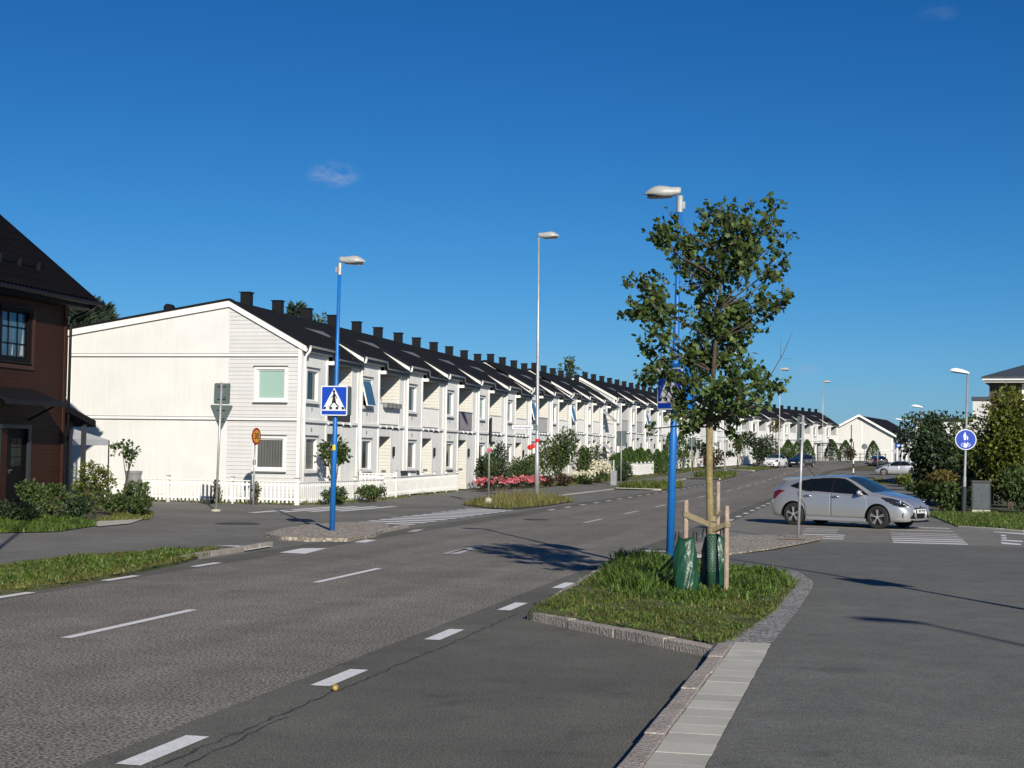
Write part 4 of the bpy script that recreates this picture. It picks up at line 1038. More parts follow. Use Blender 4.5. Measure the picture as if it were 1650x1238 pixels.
def rrect(w, h, r, n=5):
    P = []
    for cx, cy, a in ((w/2-r, h/2-r, 0), (-w/2+r, h/2-r, 90), (-w/2+r, -h/2+r, 180), (w/2-r, -h/2+r, 270)):
        for k in range(n+1): q = R(a+90*k/n); P.append((cx+r*math.cos(q), cy+r*math.sin(q)))
    return P
def plate(mb, poly, y0, y1, mi=0): mb.prism(poly, y0, y1, 'y', mi)
def crossing_sign(par, z, w=.65, box='sign_back'):
    """square sign looking back along -Y: white border, blue field, white triangle with a walking woman on zebra bars"""
    h = w; k = w/.65
    b = MB(); plate(b, rrect(w, h+.05, .035), .0, .30, 0); bo = b.build('sign_box', box, par, loc=(0, -.06, z))
    f = MB(); plate(f, rrect(w, h+.05, .035), -.012, -.001); fo = f.build('sign_border', 'sign_white', par, loc=(0, -.06, z))
    f = MB(); plate(f, rrect(w-.05, h, .018), -.016, -.011); f.build('sign_field', 'sign_blue', fo)
    f = MB(); plate(f, [(-.295*k, -.235*k), (.295*k, -.235*k), (0, .31*k)], -.020, -.0165); f.build('triangle', 'sign_white', fo)
    f = MB()
    S = 1/700.*w/.98
    T = lambda px, py: ((px-608)*S*1.0, -(py-680)*S)
    def pg(*pts): plate(f, [T(*p) for p in pts], -.024, -.0205)
    hd = [(603+32*math.cos(q*.5236), 448+36*math.sin(q*.5236)) for q in range(12)]; pg(*hd)
    pg((590, 478), (618, 478), (645, 520), (638, 590), (665, 735), (548, 735), (578, 600), (575, 540))
    pg((575, 540), (584, 570), (560, 600), (520, 622), (512, 606), (548, 588))
    pg((640, 515), (672, 565), (680, 630), (662, 634), (654, 575), (632, 545))
    pg((556, 735), (590, 735), (540, 800), (500, 848), (460, 838), (455, 822), (490, 828), (520, 790))
    pg((625, 735), (664, 735), (742, 822), (712, 862), (700, 850), (710, 825))
    for x in (367, 530, 690, 843):
        o = (608-x)*.10; pg((x-40-o*.4, 895), (x+36-o*.4, 895), (x+30+o*.6, 832), (x-26+o*.6, 832))
    f.build('walking_figure', 'sign_black', fo)
    return fo
def blue_lamp(label, x, y, z0, hgt, d, lean, rot):
    t = thing('street_lamp', label, 'street lamp', (x, y, z0), group='blue crossing lamps')
    t.rotation_euler = (0, lean, 0)
    pole('pole', t, [(0, 0, -.1), (0, 0, 2.2), (0, 0, 2.25), (0, 0, 4.1), (0, 0, 4.15), (0, 0, hgt-.3)], [.066, .066, .056, .054, .043, .04], 'blue_paint', 16)
    MB().tube([(0, 0, hgt-.32), (0, 0, hgt-.04)], .058, 12).obox((-.07*math.cos(d), 0, hgt-.2), (.05, .05, .12)).build('bracket', 'galv', t)
    cobra(t, d, hgt-.02, .88)
    return t
blx, bly = gp(535, 855, .08)
LA = blue_lamp('bright blue lamp pole with crossing sign on the left sett island', blx, bly, .08, 6.36, R(8), R(.5), 0)
sgn = thing('crossing_sign', 'blue pedestrian crossing sign on the left blue lamp pole, in full sun', 'road sign', (blx+.03, bly-.06, .08), R(2), group='pedestrian crossing signs')
crossing_sign(sgn, 3.05)
o = MB().obox((.035, -.075, 0), (.07, .02, .13)).build('sticker', 'yellow', loc=(blx, bly, 2.03)); tag(o, 'small yellow sticker on the left blue lamp pole', 'sticker')
brx, bry = gp(1079, 913, .1)
LB = blue_lamp('bright blue lamp pole beside the staked tree', brx, bry, .1, 6.30, R(178), R(1.0), 0)
sgn = thing('crossing_sign', 'shaded blue pedestrian crossing sign behind the leaves of the staked tree', 'road sign', (brx+.03, bry-.07, .1), R(-44), group='pedestrian crossing signs')
crossing_sign(sgn, 2.98, box='blue_paint')
MB().obox((.10, .10, 3.36), (.40, .26, .10), 0).obox((.10, .10, 3.30), (.46, .30, .06)).build('sign_lamp', 'blue_paint', sgn, bevel=.03)

def tall_lamp(label, x, y, z0, hgt, d, s=1., r=.075):
    t = thing('street_lamp', label, 'street lamp', (x, y, z0), group='tall galvanised street lamps')
    pole('pole', t, [(0, 0, -.1), (0, 0, 1.9), (0, 0, 1.95), (0, 0, hgt*.55), (0, 0, hgt)], [r, r, r*.8, r*.68, r*.45], 'galv', 12)
    cobra(t, d, hgt, s); return t
sx, sy = gp(865, 807); 
GL = tall_lamp('tall galvanised street lamp in the dry grass strip, with street name plate and red ribbon', sx, sy, 0, 11.1, R(5), 1.25, .095)
GL.rotation_euler = (0, -R(.45), 0)
NS = thing('street_name_sign', 'white street name plate sticking out left of the tall lamp', 'street sign', (sx-.05, sy-.1, 3.06), R(6))
MB().box(-1.02, -.12, -.012, .012, -.09, .09).build('plate', 'sign_white', NS)
MB().box(-1.04, -.11, -.008, .008, -.105, .105).build('backing', 'sign_black', NS)
text_part('lettering', 'Strandkvistagatan', .105, 'sign_black', NS, (-.57, -.014, 0), (R(90), 0, 0))
MB().box(-.13, .06, -.02, .02, -.12, .12).build('clamp', 'sign_back', NS)
t = thing('ribbon', 'red ribbon and bow tied around the tall lamp', 'ribbon', (sx, sy, 2.45))
MB().tube([(0, 0, .0), (0, 0, .14)], .10, 12).build('band', 'red', t)
MB().ellipsoid((-.30, -.06, -.22), (.13, .05, .11), 10).ellipsoid((-.18, -.07, -.17), (.10, .05, .09), 8).tube([(-.08, -.03, .05), (-.2, -.05, -.18)], .02, 6).build('bow', 'red', t)
for (x, y, h, lb) in ((-12.3, 133, 10.6, 'slim tall street lamp right of the staked trunk, in the second weedy bed'), (-11.0, 171, 10.9, 'slim tall street lamp left of the small white car'), (-6.4, 214, 10.9, 'slim tall street lamp beside the bus shelter')):
    tall_lamp(lb, x+bend(y)*(1 if y < 200 else 0), y, gz(x, y), h, R(5), 1.5, .075)
def path_lamp(label, x, y, z0, hgt=5.25, sleeve=False, d=R(180), lean=0):
    t = thing('street_lamp', label, 'street lamp', (x, y, z0), group='cycle path lamps'); t.rotation_euler.y = lean
    pole('pole', t, [(0, 0, -.1), (0, 0, 1.35), (0, 0, 1.4), (0, 0, hgt)], [.062, .062, .048, .038], 'galv_dull', 12)
    if sleeve: MB().tube([(0, 0, -.05), (0, 0, 1.02)], .085, 12).build('sleeve', 'cabinet_side', t)
    flat_head(t, d, hgt, .88, 'sign_white'); return t
px_, py_ = gp(1552.5, 830)
path_lamp('cycle path lamp with the round blue sign beside the utility cabinet', px_, py_, 0, 5.1, True, lean=R(1.6))
path_lamp('cycle path lamp in front of the dark tree, third from the right', 3.1, 97.5, .0, 5.2)
path_lamp('far cycle path lamp half hidden by the dark tree', 3.75, 140, .35, 5.3); path_lamp('farthest small cycle path lamp above the grey saloon', 3.9, 163, .7, 5.3)
path_lamp('farthest twin of the small cycle path lamps above the grey saloon', 3.3, 172, .8, 5.5)
RS = thing('path_sign', 'round blue sign with pedestrians and bicycle on the cycle path lamp', 'road sign', (px_+.07, py_-.07, 0), R(4))
def disc(r, y0, y1, mk, nm, par, z, n=40):
    return MB().lathe([(r, y0), (r, y1)], n, (0, 0, z), 'y').build(nm, mk, par)
zc = 2.71; b_ = disc(.372, -.01, .01, 'sign_white', 'sign_border', RS, zc); disc(.342, -.016, -.011, 'sign_blue', 'sign_field', b_, zc)
f = MB(); S = 1/330.*.372; T = lambda px, py: ((px-700)*S, zc-(py-605)*S)
def pg2(*pts): plate(f, [T(*p) for p in pts], -.021, -.0165)
pg2((655, 372), (688, 372), (692, 415), (712, 450), (718, 500), (700, 545), (700, 618), (640, 618), (640, 540), (618, 500), (628, 445), (655, 418))
pg2((735, 492), (762, 492), (775, 560), (765, 612), (735, 612), (725, 555))
for cx in (605, 790):
    n = len(f.v)
    for k in range(16):
        q0, q1 = k*.3927, (k+1)*.3927
        pg2((cx+52*math.cos(q0), 775+52*math.sin(q0)), (cx+52*math.cos(q1), 775+52*math.sin(q1)), (cx+36*math.cos(q1), 775+36*math.sin(q1)), (cx+36*math.cos(q0), 775+36*math.sin(q0)))
pg2((600, 780), (612, 770), (660, 720), (650, 690), (665, 685), (690, 735), (735, 735), (745, 680), (765, 680), (760, 730), (795, 770), (785, 782), (740, 750), (740, 850), (680, 865), (640, 850), (635, 750))
f.build('pictogram', 'sign_white', b_)
# sign posts seen from behind and from the side
gx, gy = gp(348, 824)
t = thing('yield_sign', 'grey back of a square sign above a yield triangle on a steel post', 'road sign', (gx, gy, 0)); t.rotation_euler = (0, R(1.3), R(-8))
pole('post', t, [(0, 0, -.05), (0, 0, 4.05)], .038, 'galv'); MB().tube([(0, 0, -.02), (0, 0, .06)], .15, 12).build('base', 'pale_concrete', t)
p = MB(); plate(p, rrect(.58, .66, .05), .05, .065); p.build('square_plate', 'sign_back', t, loc=(.0, 0, 3.70))
tri = [(-.38, .36), (.38, .36), (.40, .30), (.03, -.42), (-.03, -.42), (-.40, .30)]
p = MB(); plate(p, tri, .05, .065); p.build('triangle_plate', 'sign_back', t, loc=(0, 0, 2.98))
p = MB()
for z in (3.92, 3.52, 3.18, 2.82): p.box(-.15, .15, .03, .05, z-.012, z+.012)
p.box(.06, .12, .045, .05, 3.56, 3.60).box(.06, .12, .045, .05, 2.88, 2.92)
p.build('clamp', 'sign_black', t)
gx, gy = gp(415.5, 813)
t = thing('speed_sign', 'round amber speed sign with red rim reading 30 by the picket fence', 'road sign', (gx+.2, gy-.9, 0)); t.rotation_euler = (0, R(.7), R(82))
pole('post', t, [(0, 0, -.05), (0, 0, 2.35)], .035, 'galv'); MB().tube([(0, 0, 1.42), (0, 0, 1.6)], .06, 10).build('clamp', 'galv_dull', t)
b_ = disc(.30, -.055, -.04, 'sign_red', 'sign_rim', t, 2.42); disc(.225, -.060, -.0555, 'sign_yellow', 'sign_field', b_, 2.42)
text_part('number', '30', .30, 'sign_black', b_, (0, -.062, 2.42), (R(90), 0, 0))
gx, gy = gp(1286, 871)
t = thing('sign_post', 'plain steel sign post with edge-on sign in front of the silver car', 'sign post', (gx, gy, .05)); t.rotation_euler = (0, R(1.9), 0)
pole('post', t, [(0, 0, -.05), (0, 0, 2.92)], .035, 'galv')
p = MB(); plate(p, rrect(.62, .62, .05), -.008, .008); po = p.build('sign_plate', 'sign_back', t, loc=(-.055, .06, 2.58)); po.rotation_euler.z = R(80)
MB().box(-.06, .06, -.045, -.03, 2.72, 2.75).box(-.06, .06, -.045, -.03, 2.34, 2.37).build('clamp', 'galv', t)
gx, gy = gp(787, 813)
t = thing('sign_post', 'slim steel sign post with edge-on black sign and small reflector at the dry grass strip', 'sign post', (gx, gy, 0))
pole('post', t, [(0, 0, .2), (0, 0, 3.3)], .035, 'galv_dull'); MB().lathe([(.16, 0), (.14, .22), (.05, .26)], 10).build('base', 'pale_concrete', t)
p = MB(); plate(p, rrect(.6, .95, .05), -.008, .008); po = p.build('sign_plate', 'iron', t, loc=(.05, .05, 2.85)); po.rotation_euler.z = R(100)
MB().box(-.07, .07, -.07, .07, 2.0, 2.14).build('reflector', 'pink', t)
def back_sign(label, x, y, h, w=.5, hh=.75, rz=-12):
    t = thing('sign_post', label, 'sign post', (x, y, gz(x, y))); t.rotation_euler.z = R(rz)
    pole('post', t, [(0, 0, -.05), (0, 0, h)], .04, 'galv_dull')
    p = MB(); plate(p, rrect(w, hh, .04), .03, .045); p.build('sign_plate', 'sign_back', t, loc=(0, 0, h-hh/2))
back_sign('steel post with grey sign back in front of the arborvitae hedge', -14.4, 89.5, 3.4, .62, .9)
back_sign('steel post with small sign back before the far white fence', -14.5, 127, 3.3, .5, .7)
back_sign('steel post with a narrow edge-on sign before the white gabled building', .85, 182, 2.1, .35, 1.1, 60)
t = thing('round_sign', 'round grey sign back on a thin post before the white gabled building', 'road sign', (-.75, 205, 1.4)); pole('post', t, [(0, 0, -.4), (0, 0, 2.4)], .04, 'galv_dull'); disc(.38, .03, .05, 'sign_back', 'sign_plate', t, 2.2, 24)
t = thing('striped_post', 'slim black and white banded post behind the silver car', 'post', (-1.3, 124, .1))
for k in range(6): MB().tube([(0, 0, k*.37), (0, 0, k*.37+.37)], .05, 8).build('band', 'sign_white' if k % 2 == 0 else 'sign_black', t)
MB().tube([(0, 0, 2.22), (0, 0, 3.2)], .035, 8).build('pole', 'iron', t)
t = thing('path_sign', 'small blue sign cluster on a post by the far bushes', 'road sign', (2.9, 166, .7)); pole('post', t, [(0, 0, 0), (0, 0, 3.2)], .04, 'galv_dull')
MB().box(-.3, .3, -.05, -.03, 2.5, 3.1).build('sign_plate', 'sign_blue', t); MB().box(-.12, .12, -.06, -.051, 2.65, 2.95).build('pictogram', 'sign_white', t)
# lamps standing just outside the picture: only their shadows reach into it
ox, oy = 3.42, 17.9
def offlamp(label, x, y, h, sign):
    t = path_lamp(label, x, y, .1 if x > 0 else 0, h)
    if sign:
        d = MB(); plate(d, rrect(.62, .62, .05), -.07, -.05); d.build('sign_plate', 'sign_blue', t, loc=(0, 0, 2.75))
offlamp('cycle path lamp just outside the right edge of the picture', 2.86, 18.3, 6.6, True)
offlamp('cycle path lamp behind the photographer on the right', 8.75, 2.3, 8.0, False)
offlamp('street lamp outside the left edge of the picture', -12.15, 18.4, 8.6, False)

# ------------------------------------------------------------------ utility cabinet and box
cx, cy = gp(1581, 827)
t = thing('utility_cabinet', 'grey blue utility cabinet on a pale plinth in front of the hedge', 'cabinet', (cx, cy, 0), R(3))
MB().box(-.32, .32, 0, .36, .12, 1.12).build('body', 'cabinet', t, bevel=.012)
MB().box(-.29, .29, -.012, -.001, .16, 1.08).build('door', 'cabinet', t, bevel=.006)
MB().box(-.345, .345, -.03, .40, 1.122, 1.22).build('lid', 'cabinet_side', t, bevel=.015)
MB().box(-.33, .33, -.02, .38, -.1, .118).build('plinth', 'pale_concrete', t)
MB().box(-.01, .02, -.02, -.013, .6, .72).box(-.345, -.322, -.02, .01, .15, 1.1).box(.322, .345, -.02, .01, .15, 1.1).build('lock', 'cabinet_side', t)
t = thing('utility_box', 'slim grey cable box on the lawn before the angled white fence', 'cabinet', (-15.9, 96, gz(-15.9, 96)), 0)
MB().box(-.19, .19, -.15, .15, 0, .85).build('body', 'galv_dull', t, bevel=.01); MB().box(-.21, .21, -.17, .17, .851, .91).build('lid', 'galv_dull', t); MB().tube([(-.05, .2, 0), (-.05, .2, 1.6)], .03, 6).build('marker', 'sign_white', t)
bx, by = gp(540, 1114.5)
o = MB().ellipsoid((0, 0, 0), (.029, .029, .029), 14).build('ball', 'ball_y', loc=(bx, by, .031), smooth=True); tag(o, 'small worn yellow ball lying on the road by the dashed line', 'ball')

# ------------------------------------------------------------------ plants
def rnd_dir(rnd):
    while True:
        v = Vector((rnd.uniform(-1, 1), rnd.uniform(-1, 1), rnd.uniform(-1, 1)))
        if .05 < v.length < 1: return v.normalized()
def cloud(mb, c, r, n, ln, rnd, wd=.6, mi=0, shell=.55, lumps=7, down=.0):
    """leaves scattered through lumps that fill an ellipsoid"""
    L = []
    for i in range(lumps):
        d = rnd_dir(rnd)*rnd.uniform(.25, .72); L.append((Vector((d.x*r[0], d.y*r[1], d.z*r[2])), rnd.uniform(.32, .55)))
    for i in range(n):
        lc, lr = rnd.choice(L); d = rnd_dir(rnd); k = lr*(shell+(1-shell)*rnd.random()) if rnd.random() < .8 else lr*rnd.random()
        p = Vector(c)+lc+Vector((d.x*r[0], d.y*r[1], d.z*r[2]))*k
        a = (rnd_dir(rnd)+d*.8+Vector((0, 0, -down))); l = ln*rnd.uniform(.6, 1.3)
        mb.leaf(p, a, rnd_dir(rnd)+Vector((0, 0, .7)), l, l*wd)
def stems(mb, base, tops, r, rnd, n=5):
    for tp in tops:
        b = Vector(base)+Vector((rnd.uniform(-.12, .12), rnd.uniform(-.12, .12), 0)); tp = Vector(tp); mid = (b+tp)/2+Vector((rnd.uniform(-.1, .1), rnd.uniform(-.1, .1), .1))
        mb.tube([b, mid, tp], [r, r*.7, r*.3], n)
def bush(label, x, y, r, n, ln, mk, seed, z0=None, group=None, name='bush', cat='bush', zc=None, lumps=8, flowers=None, wd=.6, nst=7):
    rnd = random.Random(seed); z = gz(x, y) if z0 is None else z0
    t = thing(name, label, cat, (x, y, z), group=group)
    zc = r[2]*.95 if zc is None else zc
    mb = MB(); mb.nofix = True; cloud(mb, (0, 0, zc), r, n, ln, rnd, wd, lumps=lumps)
    for v in range(len(mb.v)):
        if mb.v[v][2] < .02: mb.v[v] = (mb.v[v][0], mb.v[v][1], .02+rnd.random()*.05)
    mb.build('foliage', mk, t)
    sb = MB(); stems(sb, (0, 0, 0), [(rnd.uniform(-.6, .6)*r[0], rnd.uniform(-.6, .6)*r[1], zc+rnd.uniform(-.2, .7)*r[2]) for i in range(nst)], .02+.012*r[2], rnd)
    sb.build('stem', 'bark', t)
    if flowers:
        mkf, nf, sf = flowers; fb_ = MB(); fb_.nofix = True
        for i in range(nf):
            d = rnd_dir(rnd); d.z = abs(d.z)*.9; d.y = -abs(d.y)*.7 if rnd.random() < .75 else d.y
            p = Vector((d.x*r[0], d.y*r[1], zc+d.z*r[2]))*rnd.uniform(.86, 1.02)
            for k in range(6):
                fb_.leaf(p, rnd_dir(rnd)+d*.6, rnd_dir(rnd), sf*rnd.uniform(.7, 1.1), sf*.9)
        fb_.build('blossom', mkf, t)
    return t

# staked street tree -------------------------------------------------------
tx, ty = gp(1146, 955, .1)
def street_tree():
    rnd = random.Random(77)
    t = thing('street_tree', 'young staked maple with dense green crown in the grass bed', 'tree', (tx, ty, .1))
    def loc(px, py, dy=0.): q = at(px, py, ty+dy); return Vector((q[0]-tx, q[1]-ty, q[2]-.1))
    base = Vector((0, 0, -.05)); fork = loc(1143, 690)
    tr = MB(); tr.tube([base, loc(1145, 860), loc(1143, 780), fork, loc(1146, 655, .05)], [.056, .050, .048, .047, .040], 12)
    lobes = [(1163, 345, 40, 26, 170), (1160, 385, 58, 34, 260), (1213, 372, 44, 34, 190), (1096, 384, 34, 28, 130), (1066, 378, 26, 22, 80), (1212, 415, 55, 40, 260), (1060, 380, 14, 14, 30),
             (1078, 345, 9, 8, 12), (1210, 322, 8, 8, 12), (1250, 322, 13, 14, 34), (1246, 352, 10, 14, 22), (1262, 373, 22, 9, 34), (1258, 400, 16, 12, 26), (1245, 440, 24, 18, 60), (1240, 478, 36, 13, 80), (1268, 484, 10, 7, 16),
             (1150, 440, 70, 46, 430), (1100, 425, 26, 26, 80), (1045, 462, 34, 24, 150), (1018, 500, 24, 20, 80), (1008, 446, 10, 9, 14), (1046, 500, 34, 32, 170), (1078, 520, 16, 26, 40), (1148, 505, 58, 46, 380), (1205, 490, 42, 34, 190), (1185, 535, 50, 34, 230),
             (1050, 535, 20, 14, 44), (1052, 562, 28, 28, 110), (1108, 575, 30, 30, 130), (1150, 570, 54, 44, 320), (1190, 590, 42, 30, 170), (1040, 598, 18, 14, 40), (1072, 590, 20, 14, 45), (1104, 612, 32, 24, 110), (1150, 630, 56, 36, 260), (1195, 640, 48, 28, 180), (1240, 618, 28, 10, 56), (1268, 620, 10, 8, 16), (1225, 600, 22, 12, 40),
             (1098, 646, 24, 16, 60), (1110, 672, 32, 18, 90), (1160, 668, 46, 20, 140), (1200, 662, 20, 10, 30), (1110, 692, 22, 12, 40), (1180, 700, 14, 9, 16), (1043, 692, 14, 8, 12), (1035, 612, 14, 9, 20)]
    lv = MB(); lv.nofix = True; br = MB()
    br.tube([loc(1146, 660, .05), loc(1152, 560, .1), loc(1160, 470, .1), loc(1165, 400, .1), loc(1163, 345, .1)], [.036, .028, .020, .013, .005], 8)
    sc_ = (loc(1246, 500)-loc(1146, 500)).length/100
    hub = [loc(1143, 680), loc(1145, 650, .05), loc(1148, 600, .08), loc(1152, 550, .1), loc(1156, 500, .1), loc(1161, 450, .1), loc(1164, 410, .1)]
    def maple(p, d, s):
        d = d.normalized(); sd = d.cross(rnd_dir(rnd)); sd = sd.normalized(); nn = d.cross(sd)
        i = len(lv.v); cup = rnd.uniform(-.15, .25)
        for u, w in ((0, 0), (.12, .42), (.42, .30), (.55, .52), (.68, .22), (1.0, 0), (.68, -.22), (.55, -.52), (.42, -.30), (.12, -.42)):
            q = p + d*(u*s) + sd*(w*s) + nn*(abs(w)*s*cup); lv.v.append(tuple(q))
        c = len(lv.v); lv.v.append(tuple(p+d*(s*.4)))
        for k in range(10): lv.f.append((i+k, i+(k+1) % 10, c)); lv.m.append(0)
    for (px, py, rx, ry, n) in lobes:
        dy = rnd.uniform(-.55, .55) if n > 60 else rnd.uniform(-.25, .25)
        c = loc(px, py, dy); rad = Vector((rx*sc_, max(rx, ry)*sc_*1.0, ry*sc_))
        h = min(hub, key=lambda q: (q-c).length*.5+abs(q.z-(c.z-.75))*1.2)
        mid = (h+c)/2+Vector(((c.x-h.x)*.12, (c.y-h.y)*.12, -.02)); br.tube([h, (h+mid)/2, mid, c], [.015, .012, .009, .004], 6)
        tw = []
        for k in range(max(3, n//11)):
            d = rnd_dir(rnd); d = (d+Vector((0, 0, .35))).normalized(); e = c+Vector((d.x*rad.x, d.y*rad.y, d.z*rad.z))*rnd.uniform(.75, 1.18)
            s = mid.lerp(c, rnd.uniform(.35, 1)); kn = s.lerp(e, .5)+Vector((rnd.uniform(-.03, .03), rnd.uniform(-.03, .03), -.02)); tw.append((s, kn, e))
            br.tube([s, kn, e], [.007, .005, .0025], 4)
        for k in range(int(n*1.75)):
            s, kn, e = rnd.choice(tw); u = rnd.random()**.62
            p = s.lerp(kn, u*2) if u < .5 else kn.lerp(e, u*2-1)
            p = p+rnd_dir(rnd)*rnd.uniform(.01, .085)
            maple(p, rnd_dir(rnd)+(p-c).normalized()*.7+Vector((0, 0, -.35)), rnd.uniform(.035, .098))
    br.tube([loc(1215, 640), loc(1238, 612), loc(1262, 570), loc(1277, 535)], [.009, .007, .005, .003], 5).tube([loc(1258, 578), loc(1258, 545)], [.004, .002], 4).tube([loc(1258, 577), loc(1276, 579)], [.003, .002], 4)
    tr.build('trunk', 'bark_young', t, smooth=True); br.build('branch', 'bark', t, smooth=True); lv.build('foliage', 'leaf_maple', t)
    return loc
loc = street_tree()
gd = MB().tube([(0, 0, 0), (0, 0, .80)], .062, 18).build('trunk_guard', 'guard', loc=(tx, ty, .1), smooth=True); tag(gd, 'green perforated guard around the foot of the staked maple', 'trunk guard')
hl = MB()
for r_ in range(15):
    for k in range(10):
        q = 2*math.pi*(k+.5*(r_ % 2))/10; c = Vector((math.cos(q)*.0635, math.sin(q)*.0635, .30+r_*.033)); s = Vector((-math.sin(q), math.cos(q), 0))*.010; u = Vector((0, 0, .008))
        hl.quad(c-s, c-u, c+s, c+u)
ho = hl.build('guard_openings', 'guard_hole', gd)
stk = [((1104, 953.5), 806, 'left wooden stake of the young maple, behind the big watering bag'), ((1170, 957), 815, 'right wooden stake of the young maple, nearest the path'), ((1156, 915), 776, 'rear wooden stake of the young maple, the tallest')]
SP = []
for (bx_, by_), top, lb in stk:
    x, y = gp(bx_, by_, .1); zt_ = at(bx_, top, y)[2]; SP.append((x, y, zt_))
    o = MB().tube([(0, 0, -.1), (.0, 0, zt_-.14), (0, 0, zt_-.1)], [.036, .034, .026], 10).build('tree_stake', 'stake', loc=(x, y, .1), smooth=False); tag(o, lb, 'stake', 'stakes of the young maple')
def strap(label, a, b, z0, z1):
    a, b = Vector(a), Vector(b); d = (b-a); L = d.length; u = d/L; s = Vector((-u.y, u.x))
    mb = MB(); 
    for sg_ in (-.05, .05):
        p, q = a+s*sg_, b+s*sg_
        mb.quad((p.x, p.y, z0-.035), (q.x, q.y, z1-.035), (q.x, q.y, z1+.035), (p.x, p.y, z0+.035))
    mb.tube([(b.x, b.y, z1-.035), (b.x, b.y, z1+.035)], .062, 12, cap=False).tube([(a.x, a.y, z0-.035), (a.x, a.y, z0+.035)], .052, 12, cap=False)
    o = mb.build('tree_strap', 'strap'); tag(o, label, 'strap', 'jute straps tying the maple to its stakes')
strap('pale jute strap from the left stake to the trunk', SP[0][:2], (tx, ty), at(1106, 829, SP[0][1])[2], at(1143, 846, ty)[2])
strap('jute strap from the right stake to the trunk', SP[1][:2], (tx, ty), at(1168, 845, SP[1][1])[2], at(1146, 856, ty)[2])
strap('jute strap from the rear stake to the trunk', SP[2][:2], (tx, ty), at(1155, 826, SP[2][1])[2], at(1145, 836, ty)[2])
def wbag(label, px, y, w, h, seed):
    x = at(px, 920, y)[0]; rnd = random.Random(seed); rings = []
    fold = [(rnd.uniform(0, 6.28), rnd.uniform(-2.2, 2.2), rnd.uniform(.05, .13), rnd.uniform(.25, .6)) for i in range(11)]
    for i in range(25):
        u = i/24; ww = w*(1.0-.10*u-.95*max(0, u-.74)); th = .17*(1-.88*u)+.02; ring = []
        for k in range(56):
            q = 2*math.pi*k/56; f = 1+.03*math.sin(3*q+seed+5*u)
            for a0, sl_, wd_, am in fold:                      # sharp creases running over the cloth
                dq = (q-a0-sl_*u+math.pi) % (2*math.pi)-math.pi
                f += am*.22*(max(0, 1-abs(dq)/(wd_*2.2))-.35*max(0, 1-abs(dq+wd_*2)/(wd_*2)))*(.4+.6*math.sin(u*3.1))
            ring.append((math.cos(q)*ww/2*f+.015*math.sin(4*u+seed), math.sin(q)*th*f, h*u+(.03*math.sin(2*q+seed) if i == 24 else 0)))
        rings.append(ring)
    t = thing('watering_bag', label, 'watering bag', (x, y, .1), group='green tree watering bags')
    MB().loft(rings).build('bag', 'bag', t, smooth=True)
    hm = MB()
    for sx_ in (-.12, .12): hm.tube([(sx_-.03, 0, h-.03), (sx_-.02, 0, h+.09), (sx_+.02, 0, h+.09), (sx_+.03, 0, h-.03)], .008, 5)
    hm.build('handle', 'black_plastic', t)
wbag('large shiny green watering bag left of the maple trunk', 1105, ty-.30, .325, .74, 2)
wbag('green watering bag half hidden behind the maple trunk', 1149, ty+.32, .36, .76, 5)

# the other plants -----------------------------------------------------------
def P2(px, py, Y): return at(px, py, Y)[0]
# small tree in front of the end house
t0 = P2(510, 770, 54.2)
bush('small leafy tree in the narrow garden before the first terrace house', -19.75, 54.6, (.62, .7, .62), 800, .17, 'leaf_mid', 41, 0., zc=2.0, name='garden_tree', cat='tree', lumps=8, nst=4)
bush('low bush at the fence corner left of the blue lamp pole', -18.95, 52.3, (.5, .85, .33), 800, .12, 'leaf_mid', 42, 0.)
bush('low bush at the fence corner right of the blue lamp pole', -18.45, 54.9, (.45, .9, .36), 900, .12, 'leaf_mid', 43, 0.)
bush('thin tall weed at the picket fence below the yield sign', -22.9, 50.9, (.22, .2, .5), 170, .1, 'leaf_mid', 44, 0., name='weed', cat='weed')
bush('thin tall weed at the picket fence beside the speed sign', -21.3, 50.75, (.22, .2, .5), 170, .1, 'leaf_mid', 45, 0., name='weed', cat='weed')
bush('thin pale weed at the right end of the front picket fence', -18.7, 57.2, (.2, .2, .45), 150, .1, 'leaf_mid', 145, 0., name='weed', cat='weed')
# shrubs along the near terrace
SB = [(-18.3, 71.8, (.75, .9, .95), 1500, .13, 'leaf_mid', 'grey green shrub just beyond the end of the near fence'),
      (-18.6, 75.3, (.8, 1.2, 1.35), 2000, .14, 'leaf_dark', 'tall dark shrub left of the slim sign post'),
      (-18.1, 78.6, (.8, 1.4, .95), 1800, .13, 'leaf_mid', 'rounded shrub right of the slim sign post'),
      (-18.3, 82.6, (.95, 1.6, 1.05), 2000, .14, 'leaf_mid', 'broad shrub just left of the tall grey lamp'),
      (-18.4, 90.5, (1.25, 1.9, 2.1), 2900, .18, 'leaf_mid', 'big light green bush behind the tall grey lamp'),
      (-17.9, 95.5, (1.0, 1.5, 1.5), 1500, .17, 'leaf_mid', 'green bush above the cream roses'),
      (-18.0, 102.5, (1.0, 1.6, 1.5), 700, .15, 'leaf_dark', 'thin twiggy bush right of the cream roses'),
      (-16.8, 105.5, (.75, 1.3, .75), 1300, .15, 'leaf_dark', 'low dark bush before the angled white fence')]
for i, (x, y, r, n, ln, mk, lb) in enumerate(SB): bush(lb, x, y, r, n, ln, mk, 50+i)
